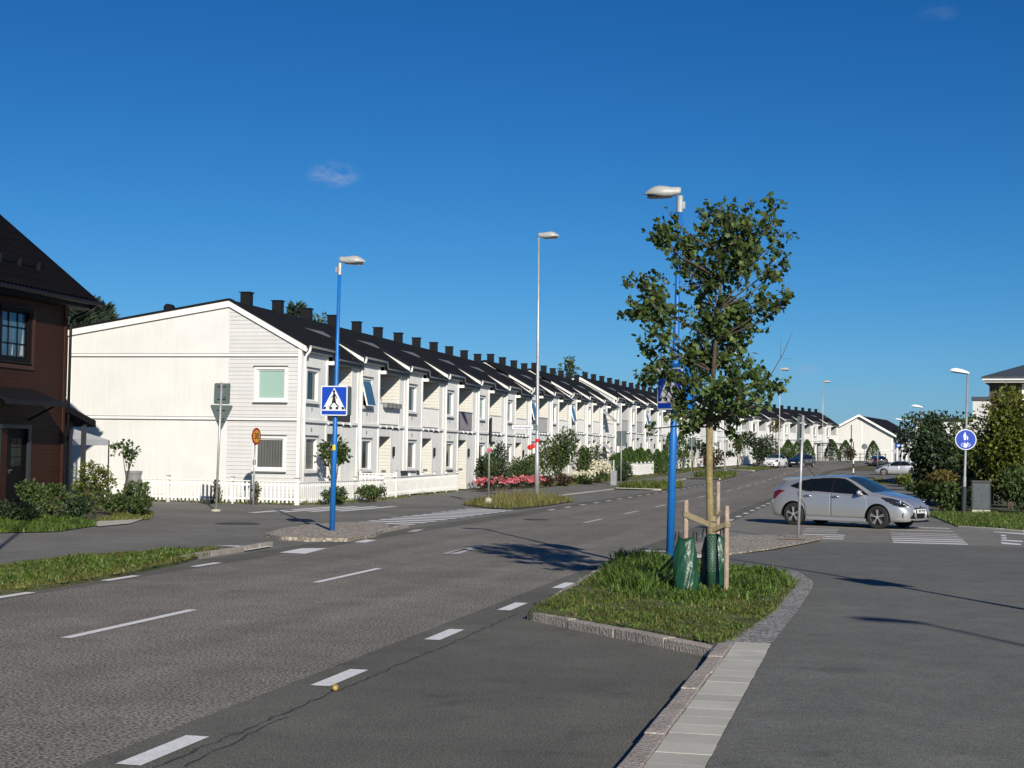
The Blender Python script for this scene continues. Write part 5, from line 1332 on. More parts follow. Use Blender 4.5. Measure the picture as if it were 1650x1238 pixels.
for i in range(7):
    x, y = -17.75+.02*i, 69.8+1.9*i
    lbs = ['first clump by the fence end', 'second clump from the fence end', 'third clump, left of the slim sign post', 'middle clump at the slim sign post', 'clump right of the slim sign post', 'second clump right of the slim sign post', 'last clump toward the tall lamp']
    bush('pink flowering rose, '+lbs[i], x, y, (.42, .95, .30), 420, .10, 'leaf_red' if i in (0, 2, 6) else 'leaf_dark', 70+i, flowers=('pink', 16 if i == 1 else 42, .11), name='rose_bush', cat='rose bush', group='pink roses along the pavement', nst=4, zc=.40)
for i, (x, y, r, lb) in enumerate([(-17.45, 84.0, (.5, 1.4, .35), 'low reddish brown shrub behind the tall lamp'), (-17.35, 87.2, (.5, 1.4, .40), 'low reddish shrub right of the tall lamp')]):
    bush(lb, x, y, r, 900, .12, 'leaf_red', 80+i)
for i, (x, y, r, nf, lb) in enumerate([(-17.2, 93.0, (.7, 1.3, .45), 70, 'lower left cream rose bush by the pavement'), (-17.1, 97.4, (.85, 1.7, .80), 170, 'large cream rose bush full of blossoms')]):
    bush(lb, x, y, r, 1100, .12, 'leaf_mid', 84+i, flowers=('cream', nf, .15), name='rose_bush', cat='rose bush', group='cream roses along the pavement')
# arborvitae
def thuja(label, x, y, r, h, seed, group='arborvitae hedge plants', n=650):
    rnd = random.Random(seed); t = thing('arborvitae', label, 'hedge plant', (x, y, gz(x, y)), group=group); mb = MB(); mb.nofix = True
    for i in range(n):
        u = rnd.random()**.8; q = rnd.uniform(0, 6.283); rr = r*(1-u**2.2)*(.85+.25*rnd.random())+.03
        p = Vector((math.cos(q)*rr, math.sin(q)*rr, .08+u*h)); mb.leaf(p, Vector((math.cos(q)*.5, math.sin(q)*.5, 1.1)), rnd_dir(rnd), .22*rnd.uniform(.6, 1.2), .12)
    mb.build('foliage', 'thuja', t); MB().tube([(0, 0, 0), (0, 0, h*.8)], [.05, .015], 6).build('stem', 'bark', t)
for i in range(13):
    ys = 112.5+1.7*i
    thuja('arborvitae in the clipped row behind the angled white fence', -18.65+.045*i*1.0+(.5 if i > 9 else 0), ys, .52, 1.75+.16*math.sin(i*2.1)-(.5 if i < 2 else 0), 100+i, n=520)
thuja('tall slim arborvitae left of the staked trunk', -17.9, 139, .55, 3.3, 120, None, 900); thuja('dark columnar arborvitae between blue pole and staked trunk', -17.4, 143.5, .75, 3.6, 121, None, 1000)
for i, (x, y) in enumerate([(-10.4, 201), (-9.2, 203), (-8.2, 206), (-5.2, 217), (-3.4, 220), (.4, 222)]):
    thuja(['round evergreen behind the dark car on the left', 'second round evergreen behind the dark car', 'evergreen left of the bus shelter', 'evergreen inside the bus shelter view', 'evergreen right of the bus shelter', 'bright evergreen before the white gabled wall'][i], x, y, 1.0, 2.8, 130+i, None, 1700)
bush('dark reddish bush behind the far white fence', -15.8, 158, (1.6, 1.8, 1.2), 700, .28, 'leaf_red', 140)
bush('large dark green bush left of the small white car', -12.6, 178, (2.6, 2.2, 2.3), 2200, .32, 'leaf_dark', 141)
bush('dark bush between the middle terrace and the far fence, on the left', -19.6, 149, (.9, 2.2, 1.1), 700, .26, 'leaf_dark', 240)
bush('dark bush between the middle terrace and the far fence, on the right', -19.0, 157, (.9, 2.6, .9), 700, .26, 'leaf_mid', 241)
bush('dark bush behind the farthest fence, left part', -17.9, 171, (.9, 2.4, 1.3), 800, .28, 'leaf_dark', 242)
bush('dark bush behind the farthest fence, right part', -16.2, 180, (.9, 2.4, 1.0), 700, .28, 'leaf_dark', 243)
bush('rounded bush behind the small white car', -10.6, 192, (1.7, 1.8, 1.2), 900, .32, 'leaf_mid', 142)
bush('slim young tree on the verge before the far fence', -13.3, 158, (.7, .7, .9), 420, .26, 'leaf_mid', 143, zc=2.5, name='young_tree', cat='tree')
bush('brownish young tree top at the far terrace', -10.8, 181.5, (1.1, 1.0, .8), 260, .25, 'leaf_autumn', 144, zc=4.6, name='young_tree', cat='tree')
bush('young tree at the far terrace beside the middle fence', -16.6, 147, (.8, .8, 1.0), 330, .26, 'leaf_dark', 146, zc=2.7, name='young_tree', cat='tree')
bush('small red leaved shrub before the white gabled building', -2.6, 218, (.8, .8, .9), 400, .3, 'leaf_red', 147, zc=1.2)
# shrubs by the brown house
for i, (px, py, Y, r, n, mk, lb) in enumerate([
    (78, 820, 37.2, (.95, .8, .62), 2600, 'leaf_mid', 'bushy silvery green shrub in front of the brown door'),
    (20, 832, 34.5, (.8, .6, .34), 1300, 'leaf_dark', 'low shrub at the left edge below the brown door'),
    (120, 836, 36.0, (.7, .6, .34), 1200, 'leaf_dark', 'low dark shrub spilling over the paving'),
    (150, 800, 42.0, (.75, .8, .85), 1700, 'leaf_yellow', 'loose yellowish shrub before the party tent'),
    (192, 812, 40.0, (1.0, .9, .55), 3000, 'leaf_mid', 'broad low shrub at the corner of the planting bed'),
    (225, 825, 39.3, (.5, .5, .33), 800, 'leaf_mid', 'outermost small shrub at the bend of the path')]):
    x, y, z = at(px, py, Y); bush(lb, x, y, r, n, .10, mk, 150+i, 0.)
x, y, z = at(202, 790, 42.5); bush('slender sapling with sparse leaves before the party tent', x, y, (.5, .4, .5), 200, .15, 'leaf_mid', 160, 0., zc=1.85, name='sapling', cat='sapling', lumps=6, nst=3)
# right: trees, hedge, shrubs
RT = [(3.45, 80.5, (2.15, 2.4, 2.75), 9500, .23, 'leaf_dark', 2.5, 'dense dark tree behind the round blue sign', 'garden_tree', 'tree'),
      (4.7, 71.5, (1.6, 1.6, 2.3), 4600, .20, 'leaf_mid', 1.9, 'mid green bushy tree right of the round blue sign', 'garden_tree', 'tree'),
      (5.6, 65.0, (1.75, 1.5, 2.6), 7600, .18, 'leaf_yellow', 2.6, 'yellow green tree behind the utility cabinet', 'garden_tree', 'tree'),
      (7.4, 66.5, (1.5, 1.5, 2.3), 4500, .18, 'leaf_yellow', 2.4, 'yellow green tree cut by the right edge', 'garden_tree', 'tree'),
      (4.75, 66.0, (.8, .8, .95), 1400, .14, 'leaf_dark', 1.5, 'dark shaded shrub behind the utility cabinet', 'bush', 'bush'),
      (6.1, 61.7, (1.7, .9, .9), 4200, .17, 'leaf_mid', .8, 'leafy hedge right of the utility cabinet', 'hedge', 'hedge'),
      (3.05, 61.0, (.72, 1.0, .62), 2600, .16, 'leaf_mid', .62, 'rounded hedge shrub left of the lamp with the blue sign', 'bush', 'bush'),
      (2.75, 63.2, (.62, .8, .40), 800, .13, 'leaf_autumn', 1.25, 'orange tinted bush top left of the lamp with the blue sign', 'bush', 'bush'),
      (3.9, 62.6, (.55, .6, .5), 800, .13, 'leaf_dark', .6, 'dark low shrub between lamp and cabinet', 'bush', 'bush'),
      (2.6, 72.5, (.7, 1.2, .55), 1000, .15, 'leaf_yellow', .6, 'sunlit yellow green shrub under the dark tree', 'bush', 'bush'),
      (2.55, 88.0, (.75, 1.5, .55), 1100, .16, 'leaf_mid', .55, 'low hedge block beside the second path lamp', 'bush', 'bush'),
      (2.35, 111, (.75, 2.2, .55), 1500, .19, 'leaf_yellow', .55, 'clipped far hedge in front of the grey saloon', 'hedge', 'hedge'),
      (4.5, 115, (1.6, 2.0, 1.6), 1500, .24, 'leaf_dark', 1.7, 'dark bush beyond the second path lamp', 'bush', 'bush'),
      (4.0, 96.5, (1.1, 1.8, 1.5), 1500, .2, 'leaf_dark', 1.6, 'dark bush right behind the second path lamp', 'bush', 'bush')]
for i, (x, y, r, n, ln, mk, zc, lb, nm, ct_) in enumerate(RT): bush(lb, x, y, r, n, ln, mk, 170+i, 0. if y < 100 else None, name=nm, cat=ct_, zc=zc, lumps=14 if n > 2000 else 9)
# trees on the skyline
def conifer(label, x, y, h, r, seed, n=1500):
    rnd = random.Random(seed); t = thing('pine_tree', label, 'tree', (x, y, 0), group='conifers behind the houses'); mb = MB(); mb.nofix = True
    MB().tube([(0, 0, 0), (0, 0, h)], [.22, .03], 8).build('trunk', 'bark', t)
    k = 0
    while k < n:
        u = rnd.random()**.6; q = rnd.choice([i*.9+int(u*14)*1.3 for i in range(7)])+rnd.uniform(-.25, .25); z = h*(.35+.65*u); rr = r*(1-u)**.7*rnd.uniform(.15, 1)+.1
        p = Vector((math.cos(q)*rr, math.sin(q)*rr, z+.25*rr)); mb.leaf(p, Vector((math.cos(q), math.sin(q), .55))+rnd_dir(rnd)*.5, rnd_dir(rnd), .6*rnd.uniform(.5, 1.2), .16); k += 1
    mb.build('crown', 'conifer', t)
for i, (px, py, Y, r, lb) in enumerate([(118, 500, 74, 1.6, 'conifer just right of the brown gutter pipe'), (146, 486, 80, 1.9, 'tallest conifer behind the gable roof on the left'), (168, 496, 84, 1.5, 'slim conifer behind the gable roof'), (132, 506, 70, 1.5, 'short conifer tucked beneath the brown eaves'), (478, 495, 95, 1.8, 'conifer peeking over the ridge beside the second pair of chimneys')]):
    x, y, z = at(px, py, Y); conifer(lb, x, y, z, r, 200+i)
def birch(label, px, py, Y, r, n, seed):
    x, y, z = at(px, py, Y); rnd = random.Random(seed); t = thing('birch_tree', label, 'tree', (x, y, 0)); mb = MB(); mb.nofix = True
    cloud(mb, (0, 0, z-r[2]), r, n, .42, rnd, .5, lumps=12); mb.build('crown', 'leaf_mid', t)
    sb = MB(); sb.tube([(0, 0, 0), (0, 0, z-r[2]*.4)], [.2, .03], 8); stems(sb, (0, 0, z-2*r[2]), [(rnd.uniform(-.7, .7)*r[0], rnd.uniform(-.6, .6)*r[1], z-r[2]+rnd.uniform(-.6, .8)*r[2]) for k in range(9)], .05, rnd); sb.build('trunk', 'bark', t)
birch('thin birch rising above the ridge of the near terrace', 915, 570, 165, (1.7, 1.6, 2.6), 420, 210)
birch('sparse tree top beside the third chimney pair', 514, 502, 110, (1.1, 1.0, 1.3), 150, 211)
birch('low tree top above the ridge left of the staked tree', 1000, 612, 190, (3.2, 2.0, 1.4), 200, 212)
for i, (px, py, Y) in enumerate([(1340, 690, 300), (1352, 692, 310), (1348, 696, 290)]):
    birch(['distant wood edge left of the white gabled building, left crown', 'distant wood edge left of the white gabled building, right crown', 'distant wood edge left of the white gabled building, low crown'][i], px, py-4, Y, (2.6, 2.4, 3.2), 420, 214+i)
# ------------------------------------------------------------------ cars
def pchip(xs, ys, x):
    n = len(xs)
    if x <= xs[0]: return ys[0]
    if x >= xs[-1]: return ys[-1]
    i = max(k for k in range(n-1) if xs[k] <= x)
    h = [xs[k+1]-xs[k] for k in range(n-1)]; d = [(ys[k+1]-ys[k])/h[k] for k in range(n-1)]
    def m(k):
        if k == 0: return d[0]
        if k == n-1: return d[-1]
        if d[k-1]*d[k] <= 0: return 0.
        w1, w2 = 2*h[k]+h[k-1], h[k]+2*h[k-1]
        return (w1+w2)/(w1/d[k-1]+w2/d[k])
    t = (x-xs[i])/h[i]; a, b = ys[i], ys[i+1]
    return a*(1+2*t)*(1-t)**2+b*t*t*(3-2*t)+h[i]*(m(i)*t*(1-t)**2-m(i+1)*t*t*(1-t))
# x, bottom z, half width, shoulder z, half width there, roof edge z, half width there, centre z
HATCH = [(-2.16, .42, .60, .86, .54, .93, .44, .95), (-2.13, .33, .74, .90, .66, .99, .54, 1.02), (-2.04, .26, .84, .955, .75, 1.075, .56, 1.12), (-1.88, .23, .885, .995, .81, 1.205, .56, 1.275), (-1.66, .21, .905, 1.01, .845, 1.275, .57, 1.345),
         (-1.2, .19, .91, 1.005, .86, 1.352, .58, 1.41), (-.6, .18, .91, .98, .865, 1.405, .595, 1.463), (-.1, .18, .91, .955, .865, 1.42, .60, 1.478), (.2, .18, .91, .94, .865, 1.395, .605, 1.452), (.45, .18, .91, .935, .865, 1.305, .63, 1.365), (.75, .18, .91, .93, .865, 1.16, .68, 1.215),
         (1.05, .18, .91, .925, .86, 1.01, .735, 1.06), (1.22, .18, .91, .91, .855, .965, .745, 1.008), (1.55, .19, .905, .865, .835, .905, .715, .945), (1.86, .20, .87, .795, .765, .825, .64, .86), (2.04, .205, .80, .71, .69, .735, .57, .76), (2.13, .22, .72, .64, .63, .66, .50, .675), (2.17, .25, .66, .58, .58, .60, .46, .61)]
SEDAN = [(-2.2, .42, .60, .84, .56, .90, .48, .91), (-2.16, .33, .74, .90, .68, .96, .58, .975), (-2.0, .26, .85, .95, .78, 1.0, .68, 1.02), (-1.6, .22, .89, .96, .83, 1.04, .68, 1.07), (-1.35, .20, .895, .96, .84, 1.13, .62, 1.18), (-.95, .19, .90, .95, .85, 1.31, .58, 1.36)] + [(x, a, b, c, d, e-.05 if x < .9 else e, f, g-.05 if x < .9 else g) for x, a, b, c, d, e, f, g in HATCH[6:]]
def make_car(name, label, spec, paint, loc, heading, scale=(1, 1, 1), res=(240, 9), detail=True, plate_txt=None, group=None):
    t = thing(name, label, 'car', loc, heading, group); t.scale = scale
    xs = [s[0] for s in spec]; cols = [[s[k] for s in spec] for k in range(8)]
    N, Q = res
    x0, x1 = xs[0], xs[-1]
    X = sorted({x0+(x1-x0)*i/N for i in range(N+1)} | {x0+.012*k for k in range(6)} | {x1-.010*k for k in range(10)})
    def section(x):
        zb, w, zs, ws, ze, we, zc = (pchip(xs, cols[k], x) for k in range(1, 8))
        key = [(0, zb), (w*.62, zb), (w-.11, zb+.01), (w-.025, zb+.11), (w, zb+(zs-zb)*.45), (w-.012, zb+(zs-zb)*.72), (ws+.012, zs-.035), (ws, zs), ((ws+we)/2+.012, (zs+ze)/2), (we+.012, ze-.02), (we-.06, ze+.018), (we*.5, zc-.012), (0, zc)]
        return key
    cuts = []
    def dense(key):
        out = []; cnt = [2, 2, 2, 6, 7, 6, 3, 12, 12, 3, 5, 5] if N > 100 else [1, 1, 1, 2, 2, 2, 1, 3, 3, 1, 2, 2]
        for k in range(12):
            for j in range(cnt[k]):
                u = j/cnt[k]; p0 = key[max(k-1, 0)]; p1 = key[k]; p2 = key[k+1]; p3 = key[min(k+2, 12)]
                def cr(a, b, c, d): return .5*((2*b)+(-a+c)*u+(2*a-5*b+4*c-d)*u*u+(-a+3*b-3*c+d)*u**3)
                lin = k in (0, 1, 6, 7)
                out.append(tuple((p1[i]+(p2[i]-p1[i])*u) if lin else cr(p0[i], p1[i], p2[i], p3[i]) for i in (0, 1))+(k+u,))
        out.append(key[12]+(12.,)); return out
    rows = [dense(section(x)) for x in X]
    RW, FW, WR = -1.345, 1.305, .325
    parts = {}
    def add(kind, pts):
        mb = parts.setdefault(kind, MB()); n = len(mb.v); mb.v += pts; mb.f.append(tuple(range(n, n+len(pts)))); mb.m.append(0)
    hatch = spec is HATCH
    fd = [(.95, .955), (.34, 1.29), (.18, 1.36), (-.10, 1.40), (-.10, .985)]
    rd = [(-.18, .995), (-.18, 1.395), (-.84, 1.345), (-.96, 1.045)] if hatch else [(-.38, .985), (-.38, 1.36), (-.80, 1.31), (-1.05, 1.13), (-1.08, .99)]
    qd = [(-1.01, 1.06), (-.91, 1.325), (-1.2, 1.27), (-1.50, 1.145)] if hatch else [(-1.12, 1.0), (-1.10, 1.12), (-1.28, 1.03)]
    frd = [(.92, .30), (1.0, .60), (.95, .90), (-.14, .955), (-.14, .26), (.90, .26)]
    rrd = [(-.155, .26), (-.155, .965), (-1.25, .985), (-1.17, .8), (-.98, .60), (-.94, .26)]
    hl_ = [(1.36, .885), (1.75, .86), (2.02, .775), (2.12, .665), (2.02, .615), (1.78, .675), (1.52, .785)]
    tl_ = [(-1.78, .93), (-1.62, 1.0), (-1.86, 1.02), (-2.16, .93), (-2.16, .72), (-1.98, .74)] if hatch else [(-1.8, .9), (-2.2, .9), (-2.2, .7), (-1.9, .74)]
    def kind_of(x, y, z, v):
        for wx in (RW, FW):
            if math.hypot(x-wx, z-WR) < .375 and abs(y) > .45 and v > 1.2: return None
        if 7.0 <= v < 9.3:
            if in_poly(x, z, fd): return 'front_side_window'
            if in_poly(x, z, rd): return 'rear_side_window'
            if in_poly(x, z, qd): return 'quarter_window'
            if -.19 < x < -.09 and z > .985 and z < 1.40: return 'pillar_trim'
            if in_poly(x, z, [(1.03, .93), (.34, 1.315), (.16, 1.385), (-.1, 1.412), (-.9, 1.36), (-1.22, 1.29), (-1.56, 1.13), (-1.0, 1.005)] if hatch else [(.98, .93), (.1, 1.36), (-.3, 1.385), (-.85, 1.32), (-1.3, 1.02)]): return 'pillar_trim'
        if v >= 9.75 and abs(y) < .70:
            if .24 < x < 1.12: return 'windscreen'
            if hatch and -2.06 < x < -1.80: return 'rear_window'
            if not hatch and -1.52 < x < -.95: return 'rear_window'
        if 4.2 < v < 8.6 and in_poly(x, z, hl_): return 'headlight'
        if 3.6 < v < 8.6 and in_poly(x, z, tl_): return 'tail_light'
        if 3 < v < 7.4:
            if in_poly(x, z, frd): return 'front_door'
            if in_poly(x, z, rrd): return 'rear_door'
        if v < 2.2: return 'underbody'
        return 'body'
    for s in (1, -1):
        for i in range(len(X)-1):
            for j in range(len(rows[0])-1):
                a, b, c, d = rows[i][j], rows[i+1][j], rows[i+1][j+1], rows[i][j+1]
                x = (X[i]+X[i+1])/2; y = (a[0]+b[0]+c[0]+d[0])/4; z = (a[1]+b[1]+c[1]+d[1])/4; v = (a[2]+c[2])/2
                k = kind_of(x, y, z, v)
                if k is None: continue
                pts = [(X[i], s*a[0], a[1]), (X[i+1], s*b[0], b[1]), (X[i+1], s*c[0], c[1]), (X[i], s*d[0], d[1])]
                if s < 0: pts.reverse()
                key = k+('R' if s < 0 else 'L') if k in ('front_side_window', 'rear_side_window', 'quarter_window', 'headlight', 'tail_light', 'front_door', 'rear_door') else k
                add(key, pts)
    for xe, row, sg in ((x1, rows[-1], 1), (x0, rows[0], -1)):      # nose and tail panels
        nS = 12 if detail else 5; zlo, zhi = row[0][1], row[-1][1]; nz = 14 if detail else 6
        outline = [(p[0], p[1]) for p in row]
        def wid(z):
            best = 0
            for (ya, za), (yb, zb_) in zip(outline[:-1], outline[1:]):
                if min(za, zb_)-1e-9 <= z <= max(za, zb_)+1e-9:
                    u = 0 if abs(zb_-za) < 1e-9 else (z-za)/(zb_-za); best = max(best, ya+(yb-ya)*u)
            return best
        G = []
        for iz in range(nz+1):
            z = zlo+(zhi-zlo)*iz/nz; w_ = wid(z); G.append([(xe+sg*.03*(1-(q/nS)**2), w_*q/nS, z) for q in range(-nS, nS+1)])
        for iz in range(nz):
            for q in range(2*nS):
                pts = [G[iz][q], G[iz][q+1], G[iz+1][q+1], G[iz+1][q]]
                if sg < 0: pts.reverse()
                y = abs(pts[0][1]+pts[1][1])/2; z = (pts[0][2]+pts[2][2])/2; k = 'body'
                if sg > 0:
                    if y < .34-.10*(.52-z)/.2 and .29 < z < .535: k = 'grille'
                    elif .36 < y < .36+.30*max(0, (.52-z))/.2 and .31 < z < .50: k = 'grille'
                    elif y < .42 and .555 < z: k = 'grille'
                else:
                    if z < .55 and y < .5: k = 'grille'
                add(k, pts)
    names = {'front_side_windowL': ('side_window', 'car_glass'), 'front_side_windowR': ('side_window', 'car_glass'), 'rear_side_windowL': ('side_window', 'car_glass'), 'rear_side_windowR': ('side_window', 'car_glass'),
             'quarter_windowL': ('quarter_window', 'car_glass'), 'quarter_windowR': ('quarter_window', 'car_glass'), 'windscreen': ('windscreen', 'screen_glass'), 'rear_window': ('rear_window', 'car_glass'), 'headlightL': ('headlight', 'headlight'), 'headlightR': ('headlight', 'headlight'),
             'tail_lightL': ('tail_light', 'taillight'), 'tail_lightR': ('tail_light', 'taillight'), 'front_doorL': ('door', paint), 'front_doorR': ('door', paint), 'rear_doorL': ('door', paint), 'rear_doorR': ('door', paint), 'body': ('body', paint), 'underbody': ('underbody', 'black_plastic'), 'grille': ('grille', 'black_plastic'), 'pillar_trim': ('pillar_trim', 'black_plastic')}
    objs = {}
    for k, mb in parts.items():
        mb.nofix = True; o = mb.build(names[k][0], names[k][1], t); objs[k] = o
        bm = bmesh.new(); bm.from_mesh(o.data); bmesh.ops.remove_doubles(bm, verts=bm.verts, dist=1e-5)
        if k[:5] in ('front', 'rear_') and 'door' in k:              # shut lines: pull the door edge in a little
            for vtx in bm.verts:
                if vtx.is_boundary: vtx.co.y *= .985
        if 'window' in k or k == 'windscreen':
            for vtx in bm.verts: vtx.co.y *= .994
        for f in bm.faces: f.smooth = True
        bm.to_mesh(o.data); bm.free()
    # inner shell so that no gap shows daylight, wheel wells
    MB().box(-1.9, 1.95, -.60, .60, .24, .80).build('chassis', 'black_plastic', t)
    for s in (1, -1):
        for wx in (FW, RW):
            wh = MB(); wh.lathe([(.20, -s*.10), (.30, -s*.105), (.325, -s*.085), (.328, 0), (.325, s*.085), (.30, s*.105), (.228, s*.105), (.222, s*.03)], 36 if detail else 16, (wx, s*.80, WR-.0), 'y')
            wo = wh.build('wheel', 'rubber', t, smooth=False)
            ys = s*.80+s*.075
            rm = MB(); rm.lathe([(.232, -.09), (.232, .028), (.215, .03), (.205, -.02), (.0, -.03)], 30 if detail else 14, (wx, ys, WR), 'y') if s > 0 else rm.lathe([(.232, .09), (.232, -.028), (.215, -.03), (.205, .02), (.0, .03)], 30 if detail else 14, (wx, ys, WR), 'y')
            rm.build('rim_barrel', 'rim_dark', wo)
            sp = MB(); yo = ys+s*.028
            for k in range(5):
                for dl in (-.13, .13):
                    a = k*1.2566+.35
                    def pt(r, da): return (wx+r*math.cos(a+da), WR+r*math.sin(a+da))
                    sp.prism([pt(.03, dl*2.5), pt(.215, dl*1.35), pt(.215, dl*.55), pt(.035, dl*.2)], min(yo, yo-s*.022), max(yo, yo-s*.022), 'y')
            sp.lathe([(.226, -.012), (.226, .012), (.212, .012), (.212, -.012)], 30 if detail else 14, (wx, yo-s*.01, WR), 'y', cap=False)
            sp.lathe([(.045, -.012), (.045, .014), (.03, .02)], 12, (wx, yo, WR), 'y')
            sp.build('rim', 'rim', wo)
            ar = MB(); pts = [(wx+.372*math.cos(R(q)), s*pchip(xs, cols[2], wx)*.992, WR+.372*math.sin(R(q))) for q in range(-8, 189, 7)]
            ar.tube(pts, .012, 5); ar.build('wheel_arch', 'black_plastic', t, smooth=True)
    for s in (1, -1):
        m2 = MB(); m2.ellipsoid((.78, s*.965, 1.0), (.075, .11, .075), 10); m2.obox((.81, s*.885, .955), (.08, .12, .04)); m2.build('mirror', paint, t, smooth=True)
        if detail:
            for hx in (.0, -.88):
                hn = MB(); hn.tube([(hx-.12, s*.90, .865), (hx, s*.925, .87), (hx+.12, s*.90, .865)], .024, 6); hn.build('door_handle', 'chrome', t, smooth=True)
    if detail:
        spz = MB(); spz.loft([[(-1.38, y, 1.30-abs(y)*.05), (-1.38, y, 1.392-abs(y)*.05), (-1.90, y, 1.372-abs(y)*.05), (-1.885, y, 1.318-abs(y)*.05)] for y in (-.54, -.3, 0, .3, .54)]); spz.build('spoiler', paint, t)
        MB().tube([(-1.1, 0, 1.41), (-1.42, 0, 1.70)], [.012, .005], 6).build('antenna', 'black_plastic', t)
        lp = MB().box(2.205, 2.225, -.27, .27, .455, .575).build('number_plate', 'plate', t)
        if plate_txt: text_part('plate_text', plate_txt, .105, 'sign_black', lp, (2.2275, 0, .515), (R(90), 0, R(90)))
        MB().lathe([(.055, 0), (.055, .012)], 20, (2.185, 0, .60), 'x').build('badge', 'chrome', t)
        ch = MB()
        for s in (-1, 1): ch.tube([(2.19, s*.40, .55), (2.20, s*.355, .44), (2.21, s*.34, .29)], .018, 6)
        ch.tube([(2.20, -.40, .555), (2.21, 0, .55), (2.20, .40, .555)], .016, 6).build('grille_surround', paint, t, smooth=True)
        sl_ = MB(); sl_.box(2.06, 2.23, -.50, .50, .20, .235); sl_.build('splitter', 'black_plastic', t)
        for s in (1, -1):
            fx = 2.035
            fg = MB(); fg.lathe([(.085, 0), (.09, .03), (.06, .032), (.055, .01)], 20, (2.02, s*.745, .40), 'x'); fo_ = fg.build('fog_lamp', 'chrome', t); fo_.rotation_euler.z = 0
            hp = MB(); hp.ellipsoid((1.85, s*.762, .765), (.13, .05, .05), 10); hp.ellipsoid((2.0, s*.692, .71), (.045, .035, .03), 8); hp.build('headlight_lens', 'chrome', t, smooth=True)
        for s in (1, -1): MB().box(-.95, .92, s*.86-.03, s*.86+.03, .175, .26).build('side_skirt', paint, t, bevel=.02)
    else:
        MB().box(2.195, 2.215, -.26, .26, .47, .57).build('number_plate', 'plate', t)
    return t
ha = R(-26)
fw = gp(1416, 852.3)
# place the car so that its near front wheel stands where the photograph shows it
wf = Vector((1.305*math.cos(ha)+.80*math.sin(ha), 1.305*math.sin(ha)-.80*math.cos(ha)))
make_car('parked_car', 'silver five door hatchback with dark windows turning out of the side road', HATCH, 'car_silver', (fw[0]-wf.x, fw[1]-wf.y, .0), ha, plate_txt='DBT 97W')
make_car('parked_car', 'small white hatchback facing the camera at the far kerb', HATCH, 'car_white', (-10.3, 172, gz(-12, 172)), R(-106), (.86, .95, 1.05), (60, 5), False)
make_car('parked_car', 'dark blue hatchback standing right of the small white car', HATCH, 'car_dark', (-7.65, 177, gz(-12, 177)), R(-114), (.95, .97, 1.02), (60, 5), False)
make_car('parked_car', 'grey saloon crossing behind the bushes on the right', SEDAN, 'car_silver', (2.6, 150.5, .42), R(178), (1.0, 1.0, 1.0), (70, 5), False)
make_car('parked_car', 'dark estate car parked before the white gabled building', HATCH, 'car_dark', (.9, 192, .95), R(102), (.95, 1, 1.0), (60, 5), False)

# ------------------------------------------------------------------ sky and sun
SUN_EL, SUN_AZ = 24.3, 152.5            # degrees; azimuth clockwise from the street direction
sd = Vector((math.sin(R(SUN_AZ))*math.cos(R(SUN_EL)), math.cos(R(SUN_AZ))*math.cos(R(SUN_EL)), math.sin(R(SUN_EL))))
sun_d = bpy.data.lights.new('sun', 'SUN'); sun_d.energy = 5.0; sun_d.angle = R(.53); sun_d.color = (1., .93, .82)
sun = bpy.data.objects.new('sun', sun_d); col.objects.link(sun); sun.rotation_euler = sd.to_track_quat('Z', 'Y').to_euler(); sun.location = (10, -20, 40)
W = bpy.data.worlds.new('World'); scene.world = W; W.use_nodes = True
nt = W.node_tree; L = nt.links; bg = nt.nodes['Background']
sky = nt.nodes.new('ShaderNodeTexSky'); sky.sky_type = 'NISHITA'; sky.sun_disc = False; sky.sun_elevation = R(SUN_EL); sky.sun_rotation = R(SUN_AZ)
sky.altitude = 100; sky.air_density = 1.0; sky.dust_density = .25; sky.ozone_density = 3.0
hs = nt.nodes.new('ShaderNodeHueSaturation'); hs.inputs['Saturation'].default_value = 1.18; L.new(sky.outputs[0], hs.inputs['Color'])
STR = .085                                # deepen the blue the way the clear northern sky shows it
spc = nt.nodes.new('ShaderNodeSeparateColor'); L.new(hs.outputs[0], spc.inputs[0])
gm = nt.nodes.new('ShaderNodeCombineColor')
for ch, (k, p) in enumerate([(.42, 1.5), (.66, 1.22), (.74, 1.1)]):
    a = nt.nodes.new('ShaderNodeMath'); a.operation = 'MULTIPLY'; L.new(spc.outputs[ch], a.inputs[0]); a.inputs[1].default_value = STR
    mn = nt.nodes.new('ShaderNodeMath'); mn.operation = 'MINIMUM'; L.new(a.outputs[0], mn.inputs[0]); mn.inputs[1].default_value = 1.4
    b = nt.nodes.new('ShaderNodeMath'); b.operation = 'POWER'; L.new(mn.outputs[0], b.inputs[0]); b.inputs[1].default_value = p
    c = nt.nodes.new('ShaderNodeMath'); c.operation = 'MULTIPLY'; L.new(b.outputs[0], c.inputs[0]); c.inputs[1].default_value = k/STR; outc = c.outputs[0]
    if ch == 1: gout = outc
    if ch == 2:
        ma = nt.nodes.new('ShaderNodeMath'); ma.operation = 'MULTIPLY_ADD'; L.new(gout, ma.inputs[0]); ma.inputs[1].default_value = .5; L.new(outc, ma.inputs[2]); outc = ma.outputs[0]
    L.new(outc, gm.inputs[ch])
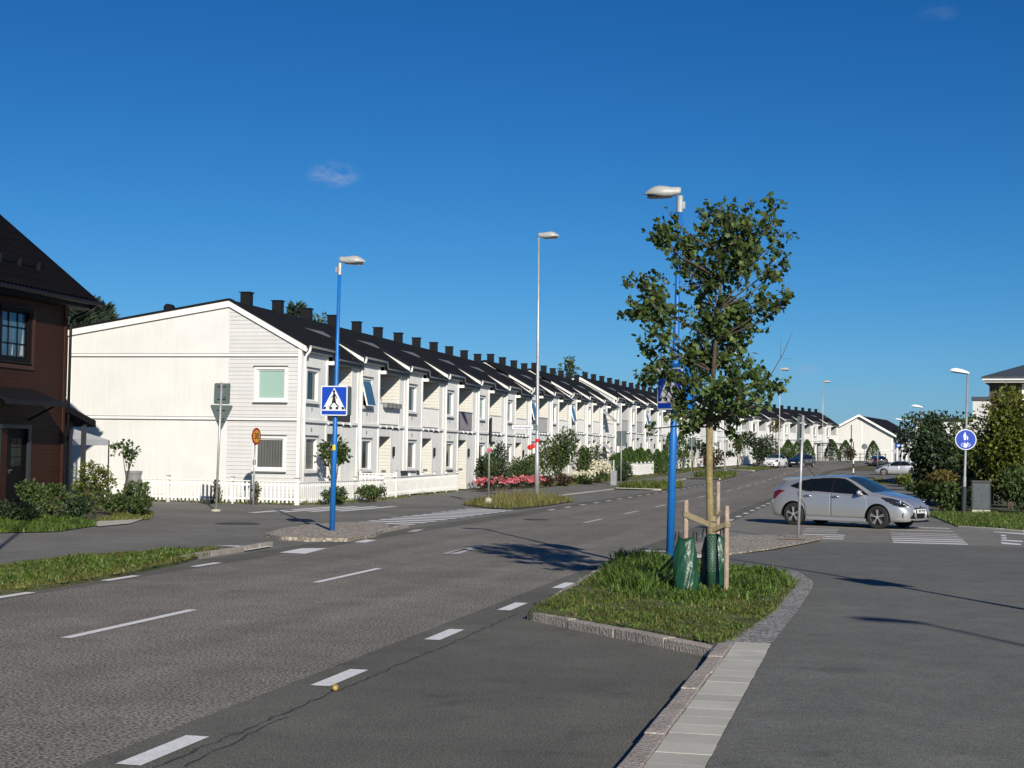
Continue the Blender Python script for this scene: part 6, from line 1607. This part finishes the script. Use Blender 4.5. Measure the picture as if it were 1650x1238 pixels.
# a few small wisps of cloud
tc = nt.nodes.new('ShaderNodeTexCoord')
nrm = nt.nodes.new('ShaderNodeVectorMath'); nrm.operation = 'NORMALIZE'; L.new(tc.outputs['Generated'], nrm.inputs[0])
nz = nt.nodes.new('ShaderNodeTexNoise'); nz.inputs['Scale'].default_value = 75; nz.inputs['Detail'].default_value = 6; nz.inputs['Roughness'].default_value = .6
mpn = nt.nodes.new('ShaderNodeMapping'); mpn.inputs['Scale'].default_value = (1, 1, 2.2); L.new(nrm.outputs[0], mpn.inputs[0]); L.new(mpn.outputs[0], nz.inputs['Vector'])
total = None
for px, py, rx, ry, amt in [(536, 281, .016, .008, .5), (1300, 597, .012, .0035, .30), (1352, 635, .024, .0045, .28), (1432, 622, .008, .002, .22), (1512, 20, .012, .006, .09), (1420, 672, .02, .002, .12)]:
    d0 = ray(px, py).normalized(); rt = d0.cross(Vector((0, 0, 1))).normalized(); up = rt.cross(d0)
    def dotn(v, sc):
        n = nt.nodes.new('ShaderNodeVectorMath'); n.operation = 'DOT_PRODUCT'; L.new(nrm.outputs[0], n.inputs[0]); n.inputs[1].default_value = v
        a = nt.nodes.new('ShaderNodeMath'); a.operation = 'SUBTRACT'; L.new(n.outputs['Value'], a.inputs[0]); a.inputs[1].default_value = v.dot(d0)
        b = nt.nodes.new('ShaderNodeMath'); b.operation = 'DIVIDE'; L.new(a.outputs[0], b.inputs[0]); b.inputs[1].default_value = sc
        c = nt.nodes.new('ShaderNodeMath'); c.operation = 'MULTIPLY'; L.new(b.outputs[0], c.inputs[0]); L.new(b.outputs[0], c.inputs[1]); return c.outputs[0]
    ad = nt.nodes.new('ShaderNodeMath'); ad.operation = 'ADD'; L.new(dotn(rt, rx), ad.inputs[0]); L.new(dotn(up, ry), ad.inputs[1])
    fo = nt.nodes.new('ShaderNodeMapRange'); fo.interpolation_type = 'SMOOTHSTEP'; L.new(ad.outputs[0], fo.inputs[0]); fo.inputs[1].default_value = 1.6; fo.inputs[2].default_value = 0.; fo.inputs[3].default_value = 0; fo.inputs[4].default_value = amt
    total_n = nt.nodes.new('ShaderNodeMath'); total_n.operation = 'ADD'; L.new(fo.outputs[0], total_n.inputs[0])
    if total is not None: L.new(total, total_n.inputs[1])
    else: total_n.inputs[1].default_value = 0
    total = total_n.outputs[0]
nr = nt.nodes.new('ShaderNodeMapRange'); L.new(nz.outputs[0], nr.inputs[0]); nr.inputs[1].default_value = .38; nr.inputs[2].default_value = .66
pr = nt.nodes.new('ShaderNodeMath'); pr.operation = 'MULTIPLY'; L.new(total, pr.inputs[0]); L.new(nr.outputs[0], pr.inputs[1])
mxc = nt.nodes.new('ShaderNodeMix'); mxc.data_type = 'RGBA'; L.new(pr.outputs[0], mxc.inputs[0]); L.new(gm.outputs[0], mxc.inputs[6]); mxc.inputs[7].default_value = (3.6, 4.6, 7.2, 1)
L.new(mxc.outputs[2], bg.inputs[0]); bg.inputs[1].default_value = .085
scene.view_settings.view_transform = 'Standard'; scene.view_settings.look = 'None'; scene.view_settings.exposure = 0; scene.view_settings.gamma = 1
scene.cycles.max_bounces = 6; scene.cycles.diffuse_bounces = 2; scene.cycles.use_denoising = True
